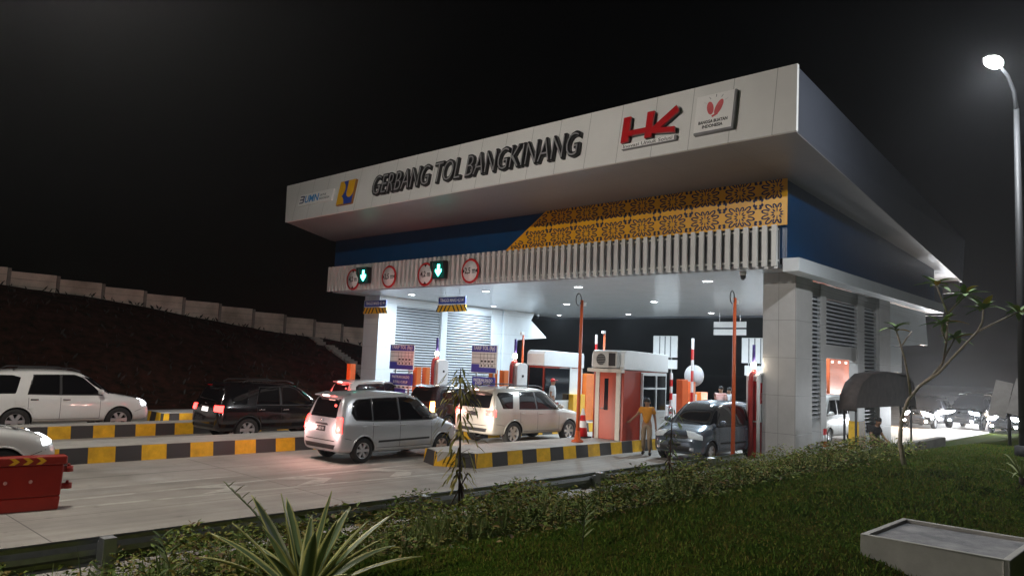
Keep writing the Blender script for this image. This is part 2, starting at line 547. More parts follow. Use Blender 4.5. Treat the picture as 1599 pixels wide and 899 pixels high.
# roof: slanting slab
bot = [(18.62, 7.63, 8.96), (43.5, 9.19, 7.79), (43.5, 35.6, 7.85), (22.3, 34.15, 8.79), (18.62, 32.3, 8.96)]
top = [(18.97, 7.75, 10.83), (43.5, 9.05, 9.89), (43.5, 35.6, 9.95), (22.6, 34.5, 10.69), (18.97, 32.93, 10.83)]
rb = MB(); rb.hexa(bot, top)
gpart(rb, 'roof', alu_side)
sf = MB(); sf.hexa([(x, y, z-0.03) for x, y, z in bot], [(x, y, z-0.004) for x, y, z in bot])
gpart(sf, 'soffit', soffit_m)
fb = MB(); fb.hexa([(18.5, 7.58, 8.93), (18.615, 7.58, 8.93), (18.615, 32.28, 8.93), (18.5, 32.28, 8.93)], [(18.85, 7.70, 10.85), (18.965, 7.70, 10.85), (18.965, 32.95, 10.85), (18.85, 32.95, 10.85)])
gpart(fb, 'fascia', alu_white)
TILT = math.atan2(0.35, 1.92)
# blue box under the roof
wb = MB()
wb.hexa([(22.55, 9.5, 6.3), (39.4, 9.5, 6.3), (39.4, 34.0, 6.3), (22.55, 34.0, 6.3)], [(22.55, 9.5, 8.80), (39.4, 9.5, 8.0), (39.4, 34.0, 8.0), (22.55, 34.0, 8.78)])
gpart(wb, 'blue_wall', blue_m)
cb = MB(); cb.box(22.62, 41.2, 9.8, 34.1, 6.0, 6.15)
gpart(cb, 'ceiling', ceil_m)
# beam over the right side, seen as a grey band
bb = MB(); bb.box(22.5, 39.4, 9.1, 9.62, 5.87, 6.29)
gpart(bb, 'side_beam', pale_panel, 0.01)
# vertical slat screen
sl = MB()
sl.box(22.47, 22.53, 9.72, 34.18, 6.12, 7.27, 1)
for z in (6.2, 7.18):
    sl.box(22.42, 22.47, 9.72, 34.18, z, z+0.05, 0)
n = 79
for i in range(n):
    y = 9.74+i*(34.18-9.9)/(n-1)
    sl.box(22.30, 22.42, y, y+0.155, 6.04, 7.33, 0)
gpart(sl, 'slat_screen', [slat_m, mat('slat_backing', (.20, .21, .23), .6)])
# yellow screen with cut-out flowers
def batik():
    b = MB()
    y0, yt, yb = 9.42, 19.02, 21.36      # right edge, upper left, lower left
    z0, z1 = 7.30, 8.86
    W_ = yb-y0; H_ = z1-z0
    b.prism([(0, 0), (W_, 0), (W_, H_), (yb-yt, H_)], 'z', -0.015, 0.015)
    tw = 1.235
    lift = [0]
    def inside(pts):
        for x, z in pts:
            if z < 0.02 or z > H_-0.02 or x > W_-0.04: return False
            if x < (yb-yt)*z/H_+0.05: return False
        return True
    def hole(pts):
        if inside(pts):
            lift[0] = (lift[0]+1) % 7
            b.prism(pts, 'z', 0.0155, 0.019+lift[0]*0.0005, 1)
    def teardrop(cx, cz, ang, L, wd, nn=8):
        p = [(k/(nn-1)*L, wd*math.sin(PI*(k/(nn-1))**0.75)) for k in range(nn)]
        q = p+[(a, -c) for a, c in p[-2:0:-1]]
        ca, sa = math.cos(ang), math.sin(ang)
        return [(cx+a*ca-c*sa, cz+a*sa+c*ca) for a, c in q]
    def loop(cx, cz, ang, d, rl, rw, th_, sx, sz):
        p = []
        for k in range(11):
            a = -2.45+4.9*k/10
            p.append((d+rl*math.cos(a), rw*math.sin(a)))
        for k in range(10, -1, -1):
            a = -2.45+4.9*k/10
            p.append((d+(rl-th_)*math.cos(a), (rw-th_*0.85)*math.sin(a)))
        ca, sa = math.cos(ang), math.sin(ang)
        return [(cx+(a*ca-c*sa)*sx, cz+(a*sa+c*ca)*sz) for a, c in p]
    for i in range(int(W_/tw)+2):
        cx = W_-0.32-i*tw
        for j in range(2):
            cz = 0.385+j*0.785
            for sx in (1, -1):
                for deg in (16, 46, -16, -46):
                    a = R(deg) if sx > 0 else PI-R(deg)
                    hole(loop(cx, cz, a, 0.335, 0.14, 0.078, 0.052, 1.13, 0.92))
                    hole(teardrop(cx+0.09*math.cos(a), cz+0.08*math.sin(a), a, 0.13, 0.026))
                for sz in (1, -1):
                    a = math.atan2(sz*0.95, sx*0.30)
                    hole(loop(cx, cz, a, 0.27, 0.10, 0.066, 0.052, 1.0, 0.92))
                    kx, kz = cx+sx*0.47, cz+sz*0.245
                    for da in (-0.85, 0.0, 0.85):
                        aa = math.atan2(sz*0.6, sx)+da
                        hole(teardrop(kx+0.02*math.cos(aa), kz+0.02*math.sin(aa), aa, 0.125, 0.045))
            for sz in (1, -1):
                hole(teardrop(cx, cz+sz*0.05, sz*PI/2, 0.20, 0.016))
    me = b.mesh('patterned_screen', [gold, cut_m])
    me.transform(facing(22.36, yb, z0))
    me.transform(Matrix.Translation((-22.4, -9.75, 0)))
    o = bpy.data.objects.new('patterned_screen', me); COL.objects.link(o); o.parent = G
batik()

def louver(x0, x1, y, z0, z1, face, pitch=0.14, thick=0.12):
    """horizontal blades in a wall plane y, facing face (+1/-1 along y)"""
    l = MB()
    l.box(x0, x1, y-face*thick-0.02, y-face*thick+0.02, z0, z1, 1)
    z = z0+0.03
    while z < z1-0.06:
        l.hexa([(x0, y-face*thick*0.8, z+0.085), (x1, y-face*thick*0.8, z+0.085), (x1, y, z), (x0, y, z)],
               [(x0, y-face*thick*0.8, z+0.1), (x1, y-face*thick*0.8, z+0.1), (x1, y, z+0.018), (x0, y, z+0.018)], 0)
        z += pitch
    return gpart(l, 'louver_panel', [louver_m, louver_dark])
def slab(name, x0, x1, y0, y1, z0, z1, m, bevel=0.008):
    p = MB(); p.box(x0, x1, y0, y1, z0, z1)
    return gpart(p, name, m, bevel)
# right side wall (y = 9.75), pillars and bays
slab('pillar', 23.6, 24.95, 9.64, 10.74, 0, 6.0, grey_panel)
slab('mullion', 25.9, 26.4, 9.72, 10.05, 0, 5.87, grey_panel)
louver(24.97, 25.88, 9.74, 1.3, 5.4, -1)
slab('wall_panel', 24.97, 25.88, 9.78, 9.98, 5.42, 5.87, grey_panel)
slab('wall_panel', 26.42, 29.55, 9.78, 9.98, 5.42, 5.87, grey_panel)
louver(26.44, 29.53, 9.74, 3.84, 5.4, -1)
slab('wall_panel', 26.42, 29.55, 9.78, 9.98, 3.35, 3.82, grey_panel)
slab('mullion', 29.57, 30.3, 9.72, 10.05, 0, 5.87, grey_panel)
louver(30.32, 31.75, 9.74, 0.6, 5.4, -1)
slab('wall_panel', 30.32, 31.75, 9.78, 9.98, 5.42, 5.87, grey_panel)
slab('pillar', 31.8, 33.2, 9.64, 10.74, 0, 6.0, grey_panel)
w = MB(); w.prism([(33.22, 4.1), (35.3, 4.15), (38.4, 4.35), (39.3, 4.35), (38.9, 5.86), (33.22, 5.86)], 'y', 9.78, 9.98)
gpart(w, 'wall_panel', pale_panel)
w = MB(); w.box(33.22, 35.2, 9.78, 9.98, 3.0, 4.08)
gpart(w, 'wall_panel', pale_panel)
# left side wall (y = 32.6)
slab('pillar', 24.6, 25.78, 32.6, 33.92, 0, 6.0, pale_panel)
louver(25.82, 29.08, 32.66, 0.8, 5.55, -1, 0.15)
slab('mullion', 29.1, 29.55, 32.6, 32.9, 0, 5.98, pale_panel)
louver(29.57, 33.3, 32.66, 0.8, 5.55, -1, 0.15)
slab('wall_panel', 25.8, 33.3, 32.7, 32.9, 5.57, 5.98, pale_panel)
slab('wall_panel', 25.8, 33.3, 32.7, 32.9, 0.0, 0.78, pale_panel)
slab('mullion', 33.32, 34.28, 32.7, 33.0, 0, 5.98, pale_panel)
slab('pillar', 34.3, 35.45, 32.55, 33.9, 0, 6.0, pale_panel)
w = MB(); w.prism([(35.47, 4.15), (38.5, 4.45), (36.9, 5.5), (37.2, 5.98), (35.47, 5.98)], 'y', 32.6, 32.75)
gpart(w, 'wall_panel', pale_panel)
# rear lintel and end of the roof space
slab('rear_fascia', 41.2, 41.4, 9.6, 36.0, 5.9, 7.3, alu_side)
slab('roof_end_panel', 43.3, 43.48, 9.3, 35.6, 7.2, 7.80, soffit_m)

# ---- recessed ceiling lights
lens_m = glow('downlight_lens', (0.86, 0.94, 1.0), 26)
k = 0
names = {(24.8, 13.4): 'round ceiling light above the blue grey people carrier, brightest of the front row'}
rows = ((24.8, (13.4, 19.35, 24.8, 30.2)), (31.7, (14.2, 20.0, 25.5, 31.0)), (38.8, (14.6, 20.7, 26.3, 31.8)))
rn = ('front', 'middle', 'rear'); cn = ('nearest the right pillar', 'above the orange booth', 'above the long middle island', 'beside the left louvers')
for i, (x, ys) in enumerate(rows):
    for j, y in enumerate(ys):
        t = empty('ceiling_light', (x, y, 6.0))
        tag(t, f'round recessed ceiling light, {rn[i]} row, {cn[j]}', 'ceiling light', 'round lights in the gate ceiling')
        b = MB(); b.lathe([(0.2, 0.0), (0.2, -0.03), (0.172, -0.03), (0.172, 0.0)], 20, caps=False)
        b.build('rim', alu_white, t)
        b = MB(); b.lathe([(0.0001, -0.02), (0.17, -0.018), (0.17, -0.004)], 20)
        b.build('lens', lens_m, t)
        lamp('downlight', 'AREA', (0, 0, -0.045), DOWNLIGHT, (0.72, 0.88, 1.0), 0.3, t, (0, 0, -1))

# ================================================================== street lamps
lamp_metal = mat('lamp_pole_steel', (0.03, 0.031, 0.033), 0.6, metal=0.1, var=0.1)
lens_street = glow('street_lamp_lens', (1.0, 0.97, 0.92), 170)
def street_lamp(px, py, base, hx, hy, hz, power, col, label, aim=(0, 0, -1), spot=140, glare=0):
    t = empty('street_lamp', (px, py, base))
    tag(t, label, 'street lamp')
    b = MB()
    zt = hz-base
    dx, dy = hx-px, hy-py
    b.tube([(0, 0, 0), (0, 0, zt*0.5), (0, 0, zt-0.6)], [0.11, 0.085, 0.06], 12)
    b.build('pole', lamp_metal, t)
    b = MB()
    b.tube([(0, 0, zt-0.65), (dx*0.1, dy*0.1, zt-0.2), (dx*0.4, dy*0.4, zt+0.05), (dx*0.85, dy*0.85, zt+0.12)], [0.05, 0.045, 0.04, 0.035], 8)
    b.build('arm', lamp_metal, t)
    b = MB(); b.lathe([(0.2, 0.0), (0.2, 0.3), (0.13, 0.32)], 10)
    b.build('base_plate', lamp_metal, t)
    d = Vector((dx, dy, 0)).normalized(); ang = math.atan2(d.y, d.x)
    M_ = T(dx, dy, zt+0.08) @ Matrix.Rotation(ang, 4, 'Z')
    b = MB(); b.hexa([(-0.35, -0.12, 0), (0.4, -0.14, 0), (0.4, 0.14, 0), (-0.35, 0.12, 0)], [(-0.3, -0.07, 0.09), (0.3, -0.08, 0.09), (0.3, 0.08, 0.09), (-0.3, 0.07, 0.09)])
    h = b.build('lamp_head', lamp_metal, t); h.data.transform(M_)
    b = MB(); b.ball((0.05, 0, -0.02), (0.36, 0.17, 0.11), 14, 8)
    l = b.build('lens', lens_street, t); l.data.transform(M_)
    lamp('street_light', 'SPOT', (dx, dy, zt-0.05), power, col, 0.12, t, aim, spot, 0.4)
    if glare: lamp('street_light', 'POINT', (dx, dy, zt-0.02), glare, col, 0.15, t)
    return t
street_lamp(21.25, 3.28, 1.0, 19.6, 3.43, 10.0, LAMP_RIGHT, (0.9, 0.95, 1.0), 'tall steel street lamp, its head glaring white beside the toll gate roof', glare=1500)
street_lamp(-13.0, 2.4, .9, -12.8, 3.6, 10.0, LAMP_BEHIND, (1.0, 0.95, 0.88), 'street lamp on the bank behind the viewpoint')
street_lamp(3.4, 19.9, 0.36, 4.1, 16.3, 11.8, LAMP_LEFT, (1.0, 0.93, 0.84), 'tall street lamp standing on the long middle island before the lanes', (0.35, 0.0, -1), 165, 5600)

# ================================================================== panel wall on the far slope
panel_m = mat('precast_panel', (0.72, 0.62, 0.54), 0.85, var=0.15, scale=1.2, bump=0.3, dirt=0.7)
post_m = mat('precast_post', (0.27, 0.24, 0.22), 0.9, var=0.2, scale=2, dirt=0.4)
WT = empty('panel_wall', (11.4, 49, 5.9))
tag(WT, 'long stepped wall of precast concrete panels along the crest of the dark slope', 'wall')
X0 = 11.4-2.46*9
for i in range(22):
    x = X0+i*2.46
    zt = 6.71-(x-11.4)*0.0765
    b = MB(); b.box(x-0.09, x+0.09, 48.9, 49.1, zt-1.6, zt+0.06)
    o = b.build('post', post_m, None, 0.01); o.data.transform(Matrix.Translation((-11.4, -49, -5.9))); o.parent = WT
    zp = zt-0.10
    b = MB()
    for q in range(4):
        b.box(x+0.09, x+2.37, 48.97, 49.03, zp-0.4*(q+1)+0.012, zp-0.4*q)
    o = b.build('panel', panel_m, None, 0.008); o.data.transform(Matrix.Translation((-11.4, -49, -5.9))); o.parent = WT
# drain steps down the slope
b = MB()
for q in range(26):
    t_ = q/25
    x = 30.2-1.2*t_; y = 47.5-11.5*t_
    z = ground(x, y)
    b.box(x-0.35, x+0.35, y-0.23, y+0.23, z-0.3, z+0.14)
tag(b.build('drain_chute', concrete), 'pale stepped concrete drain running down the dark slope beside the gate', 'drain chute')

# ================================================================== guard rail along the road
GR = empty('guard_rail', (2.0, 9.0, 0.0))
tag(GR, 'grey steel guard rail between the road and the planted bank', 'guard rail')
prof = [(-0.155, 0.0), (-0.12, -0.045), (-0.075, -0.045), (-0.03, 0.03), (0.03, 0.03), (0.075, -0.045), (0.12, -0.045), (0.155, 0.0)]
b = MB()
vs = []; fs = []
xs = [-12, 18.9]
for x in xs:
    for z, y in prof:
        vs.append((x, 9.05-y, 0.5+z))
    for z, y in reversed(prof):
        vs.append((x, 9.05-y-0.006, 0.5+z))
nn = 2*len(prof)
for k in range(nn):
    fs.append((k, (k+1) % nn, nn+(k+1) % nn, nn+k))
fs.append(tuple(range(nn-1, -1, -1))); fs.append(tuple(range(nn, 2*nn)))
b.add(vs, fs, 0, False)
o = b.build('rail_beam', steel, None); o.data.transform(Matrix.Translation((-2, -9, 0))); o.parent = GR
x = 3.24-4.5*3
while x < 18.9:
    b = MB(); b.box(x-0.07, x+0.07, 8.78, 8.93, -0.2, 0.68)
    o = b.build('post', steel, None, 0.008); o.data.transform(Matrix.Translation((-2, -9, 0))); o.parent = GR
    b = MB(); b.box(x-0.06, x+0.06, 8.93, 9.0, 0.38, 0.62)
    o = b.build('spacer_block', steel, None, 0.008); o.data.transform(Matrix.Translation((-2, -9, 0))); o.parent = GR
    x += 4.5
# ================================================================== vehicles
def paint(name, col, rough=0.28, metal=0.0, coat=0.8):
    return mat(name, col, rough, metal, 0.04, 2.0, coat=coat, dirt=0.12)
glass_dark = mat('tinted_glass', (0.006, 0.006, 0.007), 0.05, var=0.1, spec=0.6, coat=0.3)
trim_dark = mat('dark_trim', (0.016, 0.016, 0.017), 0.5, var=0.2)
chrome = mat('chrome', (0.75, 0.75, 0.76), 0.12, metal=1.0, var=0.03)
alloy = mat('alloy_rim', (0.62, 0.62, 0.64), 0.3, metal=0.6, var=0.06)
well = mat('wheel_well', (0.008, 0.008, 0.008), 0.9)
red_lens = mat('red_lens', (0.45, 0.008, 0.01), 0.12, var=0.05, coat=0.5)
clear_lens = mat('clear_lens', (0.62, 0.66, 0.72), 0.08, metal=0.5, var=0.1, coat=0.8)
red_lit = glow('brake_light_lens', (1.0, 0.035, 0.03), 9)
red_bright = glow('bright_brake_lens', (1.0, 0.5, 0.42), 14)
white_lit = glow('headlight_lens', (0.88, 0.94, 1.0), 14)
white_glare = glow('glaring_headlight_lens', (0.92, 0.95, 1.0), 800)
warm_glare = glow('warm_headlight_lens', (1.0, 0.78, 0.6), 600)
orange_lit = glow('orange_lamp_lens', (1.0, 0.33, 0.08), 14)
plate_dark = mat('number_plate_black', (0.015, 0.015, 0.017), 0.4)
plate_white = mat('number_plate_white', (0.8, 0.8, 0.8), 0.4, var=0.03)
plate_glow = glow('glowing_number_plate', (1.0, 0.95, 0.9), 1.6, (0.8, 0.8, 0.8))  # plate is no lamp, its emission makes it look brightly lit

# stations: x, z_low, z_belt, z_top, half width, half width at roof
MPV = dict(
    st=[(-2.07,.40,.60,.62,.60,.52),(-2.045,.32,.86,.92,.74,.64),(-1.99,.27,.95,1.10,.795,.665),(-1.90,.25,.97,1.42,.815,.62),(-1.80,.24,.97,1.60,.82,.60),
        (-1.62,.235,.97,1.655,.828,.60),(-1.2,.23,.965,1.685,.83,.605),(-.5,.225,.96,1.69,.83,.605),(.1,.22,.95,1.675,.83,.595),(.45,.22,.945,1.635,.83,.585),
        (.75,.22,.94,1.49,.83,.575),(1.03,.22,.935,1.27,.825,.60),(1.27,.22,.93,1.06,.82,.66),(1.50,.22,.91,.985,.81,.67),(1.78,.22,.83,.91,.785,.65),
        (1.95,.235,.73,.82,.72,.60),(2.04,.27,.60,.66,.60,.5),(2.07,.36,.52,.54,.48,.42)],
    wb=2.655, R=0.30, rear=-1.31, wid=0.83,
    wins=[[(-1.66,1.20),(-1.57,1.03),(-1.05,1.0),(-1.05,1.52),(-1.45,1.50),(-1.6,1.41)],[(-1.03,1.0),(-.18,.99),(-.18,1.55),(-1.03,1.525)],[(-.15,.99),(1.0,1.0),(.74,1.27),(.42,1.50),(.2,1.55),(-.15,1.55)]],
    rear_win=[(-.56,1.07),(.56,1.07),(.50,1.52),(-.50,1.52)], screen=[(-.74,1.035),(.74,1.035),(.56,1.615),(-.56,1.615)],
    tail=[(-.09,.72),(.09,.72),(.10,1.08),(-.07,1.10)], tail_u=.76, tail_a=38,
    head=[(-.20,.65),(.21,.70),(.24,.89),(.04,.87),(-.20,.77)], head_u=.61, head_a=35,
    plate_z=.80, doors=[-1.04,-.165,.93], handles=[(-.95,.88),(-.07,.88)], mould=True, rails=False, spoiler=True, seam=(.36,.95))
SUV = dict(
    st=[(-2.35,.52,.72,.76,.62,.52),(-2.33,.42,.95,1.02,.80,.70),(-2.29,.36,1.06,1.18,.88,.76),(-2.2,.34,1.10,1.45,.905,.72),(-2.08,.33,1.11,1.70,.915,.68),
        (-1.9,.33,1.11,1.79,.92,.66),(-1.3,.33,1.10,1.845,.925,.66),(-.6,.33,1.08,1.85,.925,.66),(.0,.33,1.06,1.835,.925,.65),(.35,.33,1.05,1.78,.925,.64),
        (.68,.33,1.05,1.60,.925,.635),(.95,.33,1.05,1.38,.92,.66),(1.17,.33,1.05,1.18,.915,.73),(1.45,.33,1.03,1.12,.91,.76),(1.85,.33,.97,1.06,.89,.75),
        (2.15,.34,.85,.95,.83,.70),(2.29,.38,.72,.80,.72,.60),(2.34,.46,.62,.66,.6,.5)],
    wb=2.75, R=0.375, rear=-1.38, wid=0.92,
    wins=[[(-2.0,1.60),(-1.86,1.17),(-1.42,1.17),(-1.30,1.62),(-1.5,1.68),(-1.9,1.68)],[(-1.12,1.16),(-.3,1.14),(-.3,1.70),(-.98,1.69)],[(-.26,1.14),(.86,1.13),(.62,1.38),(.33,1.62),(.1,1.70),(-.26,1.70)]],
    rear_win=[(-.68,1.18),(.68,1.18),(.60,1.68),(-.60,1.68)], screen=[(-.80,1.15),(.80,1.15),(.61,1.765),(-.61,1.765)],
    tail=[(-.17,.93),(.17,.95),(.17,1.13),(-.17,1.13)], tail_u=.80, tail_a=38,
    head=[(-.2,.80),(.2,.86),(.2,1.0),(-.2,.92)], head_u=.73, head_a=35,
    plate_z=.98, doors=[-1.1,-.28,.80], handles=[(-.95,1.0),(-.12,.99)], mould=False, rails=True, spoiler=True, seam=(.45,1.06))
VAN = dict(
    st=[(-2.02,.40,.7,.74,.70,.62),(-2.0,.32,.98,1.05,.80,.72),(-1.97,.28,1.05,1.4,.825,.70),(-1.92,.26,1.05,1.78,.83,.68),(-1.8,.25,1.05,1.86,.83,.67),
        (-.8,.24,1.05,1.9,.83,.67),(.3,.24,1.04,1.9,.83,.67),(.95,.24,1.03,1.87,.83,.66),(1.2,.24,1.02,1.75,.83,.66),(1.45,.24,1.0,1.45,.825,.67),
        (1.68,.24,.97,1.15,.82,.70),(1.85,.24,.92,1.0,.80,.70),(1.97,.26,.8,.86,.74,.64),(2.02,.36,.6,.63,.62,.55)],
    wb=2.65, R=0.30, rear=-1.3, wid=0.83,
    wins=[[(-1.75,1.10),(-.75,1.10),(-.75,1.66),(-1.7,1.66)],[(-.70,1.10),(.40,1.10),(.40,1.68),(-.70,1.67)],[(.46,1.10),(1.55,1.08),(1.2,1.50),(1.05,1.66),(.46,1.68)]],
    rear_win=[(-.60,1.12),(.60,1.12),(.56,1.66),(-.56,1.66)], screen=[(-.74,1.07),(.74,1.07),(.61,1.77),(-.61,1.77)],
    tail=[(-.06,.75),(.06,.75),(.06,1.05),(-.06,1.05)], tail_u=.76, tail_a=38,
    head=[(-.15,.70),(.15,.72),(.15,.88),(-.15,.88)], head_u=.63, head_a=30,
    plate_z=.75, doors=[-.72,.43,1.5], handles=[(-.55,.95),(.55,.95)], mould=False, rails=False, spoiler=False, seam=(.36,1.04))

def body_mesh(sp):
    vs = []; fs = []
    half = None
    for x, zl, zb, zt, w_, wr in sp['st']:
        g = zt-zb
        k = min(1.0, g/0.3)
        ws = w_-0.035
        P = [(0, zl), (w_*0.6, zl), (w_-0.07, zl+0.005), (w_-0.008, zl+0.10*min(1, (zb-zl)/.4)), (w_, zl+(zb-zl)*0.5), (w_-0.006, zb-0.09*min(1, (zb-zl)/.4)), (ws, zb),
             (ws+(wr-ws)*0.45, zb+g*0.48), (wr+0.01, zt-0.10*k), (wr-0.075, zt-0.025*k), (wr*0.5, zt+0.004), (0, zt+0.008)]
        half = len(P)
        ring = P+[(-a, c) for a, c in P[-2:0:-1]]
        for y, z in ring:
            vs.append((x, y, z))
    n = 2*half-2
    ns = len(sp['st'])
    for i in range(ns-1):
        for k in range(n):
            fs.append((i*n+k, (i+1)*n+k, (i+1)*n+(k+1) % n, i*n+(k+1) % n))
    for e, flip in ((0, False), (ns-1, True)):
        for k in range(half-1):
            a, b_, c, d = e*n+k, e*n+k+1, e*n+(n-k-1) % n, e*n+(n-k) % n
            q = [i for j, i in enumerate((a, b_, c, d)) if i not in (a, b_, c, d)[:j]]
            if len(q) >= 3:
                fs.append(tuple(q if not flip else q[::-1]))
    me = bpy.data.meshes.new('body_cage')
    me.from_pydata(vs, [], fs)
    bm = bmesh.new(); bm.from_mesh(me)
    bmesh.ops.recalc_face_normals(bm, faces=bm.faces)
    bm.to_mesh(me); bm.free()
    me.materials.append(trim_dark); me.materials.append(well)
    o = bpy.data.objects.new('body_cage', me); COL.objects.link(o)
    s_ = o.modifiers.new('s', 'SUBSURF'); s_.levels = 2; s_.render_levels = 2
    # wheel wells
    c = MB()
    for ax in (sp['rear'], sp['rear']+sp['wb']):
        for s in (1, -1):
            r_ = sp['R']+0.055
            c.lathe([(r_, s*(sp['wid']-0.30)), (r_, s*(sp['wid']+0.3))], 40, 'y', 1, T(ax, 0, sp['R']))
    cm = c.mesh('cut', [trim_dark, well])
    co = bpy.data.objects.new('cut', cm); COL.objects.link(co)
    b = o.modifiers.new('b', 'BOOLEAN'); b.object = co; b.operation = 'DIFFERENCE'; b.solver = 'EXACT'
    bpy.context.view_layer.update()
    dg = bpy.context.evaluated_depsgraph_get()
    out = bpy.data.meshes.new_from_object(o.evaluated_get(dg))
    b.show_viewport = False
    bpy.context.view_layer.update()
    dg = bpy.context.evaluated_depsgraph_get()
    full = bpy.data.meshes.new_from_object(o.evaluated_get(dg))
    bm = bmesh.new(); bm.from_mesh(full)
    tree = BVHTree.FromBMesh(bm); bm.free()
    bpy.data.objects.remove(o); bpy.data.objects.remove(co)
    sm_ = [p.material_index == 0 for p in out.polygons]
    out.polygons.foreach_set('use_smooth', sm_)
    return out, tree

def project(tree, poly, ang, centre=0.0, off=0.006, nu=20, nv=8, mb=None, m=0):
    """lay a polygon (u, z) on the body, seen from direction ang (0 = from the front, 90 = from the left side)"""
    mb = mb or MB()
    a = R(ang)
    out = Vector((math.cos(a), math.sin(a), 0))
    ua = Vector((-math.sin(a), math.cos(a), 0))
    us = [p[0] for p in poly]
    u0, u1 = min(us)+1e-4, max(us)-1e-4
    rows = []
    for i in range(nu+1):
        u = u0+(u1-u0)*i/nu
        zz = []
        for k in range(len(poly)):
            p, q = poly[k], poly[(k+1) % len(poly)]
            if (p[0]-u)*(q[0]-u) <= 0 and abs(p[0]-q[0]) > 1e-9:
                zz.append(p[1]+(q[1]-p[1])*(u-p[0])/(q[0]-p[0]))
        if len(zz) < 2:
            continue
        zlo, zhi = min(zz), max(zz)
        row = []
        for j in range(nv+1):
            z = zlo+(zhi-zlo)*j/nv
            o = ua*(centre+u)+out*6+Vector((0, 0, z))
            hit, nrm, _, _ = tree.ray_cast(o, -out)
            if hit is None:
                row.append(None); continue
            if nrm.dot(out) < 0: nrm = -nrm
            edge = i in (0, nu) or j in (0, nv)
            row.append(hit+nrm*(0.001 if edge else off))
        rows.append(row)
    vs = []; idx = {}
    fs = []
    for i, row in enumerate(rows):
        for j, p in enumerate(row):
            if p is not None:
                idx[(i, j)] = len(vs); vs.append(tuple(p))
    for i in range(len(rows)-1):
        for j in range(nv):
            q = [(i, j), (i+1, j), (i+1, j+1), (i, j+1)]
            if all(k in idx for k in q):
                fs.append(tuple(idx[k] for k in q))
    mb.add(vs, fs, m, True)
    return mb

def strip(tree, pts, ang, w_, mb, off=0.004, m=0):
    """narrow strip along (u, z) points"""
    for (u0, z0), (u1, z1) in zip(pts[:-1], pts[1:]):
        if abs(u1-u0) < abs(z1-z0):
            s0, s1 = (w_/2), (w_/2)
            n = max(2, int(abs(z1-z0)/0.06))
            for k in range(n):
                a, b = k/n, (k+1)/n
                ua, ub, za, zb = u0+(u1-u0)*a, u0+(u1-u0)*b, z0+(z1-z0)*a, z0+(z1-z0)*b
                um = (ua+ub)/2
                project(tree, [(um-s0, min(za, zb)), (um+s0, min(za, zb)), (um+s0, max(za, zb)), (um-s0, max(za, zb))], ang, 0, off, 1, 1, mb, m)
        else:
            project(tree, [(u0, z0-w_/2), (u1, z1-w_/2), (u1, z1+w_/2), (u0, z0+w_/2)], ang, 0, off, max(2, int(abs(u1-u0)/0.08)), 1, mb, m)

def tyre_mesh(Rr):
    b = MB()
    r_i = Rr*0.64
    b.lathe([(r_i, -0.09), (Rr*0.86, -0.105), (Rr*0.96, -0.09), (Rr, -0.06), (Rr, 0.06), (Rr*0.96, 0.09), (Rr*0.86, 0.105), (r_i, 0.09)], 36, 'y', caps=False)
    return b.mesh('tyre', rubber)
def rim_mesh(Rr, spokes=6):
    b = MB()
    r_o = Rr*0.66
    b.lathe([(r_o, -0.085), (r_o, 0.085), (r_o*0.93, 0.085), (r_o*0.88, 0.05), (r_o*0.86, -0.08)], 36, 'y', caps=False)
    b.lathe([(0.0001, 0.055), (r_o*0.2, 0.06), (r_o*0.27, 0.05), (r_o*0.27, 0.0)], 16, 'y', caps=False)
    for k in range(spokes):
        a = 2*PI*k/spokes
        M_ = Matrix.Rotation(a, 4, 'Y')
        w0, w1 = r_o*0.17, r_o*0.24
        b.hexa([tuple(M_ @ Vector(p)) for p in ((r_o*0.15, 0.02, -w0), (r_o*0.9, 0.035, -w1), (r_o*0.9, 0.035, w1), (r_o*0.15, 0.02, w0))],
               [tuple(M_ @ Vector(p)) for p in ((r_o*0.15, 0.062, -w0*0.7), (r_o*0.92, 0.072, -w1*0.75), (r_o*0.92, 0.072, w1*0.75), (r_o*0.15, 0.062, w0*0.7))])
    b.lathe([(0.0001, -0.02), (r_o*0.87, -0.02), (r_o*0.87, -0.01), (0.0001, -0.01)], 24, 'y', 1, caps=False)
    return b.mesh('rim', [alloy, well])

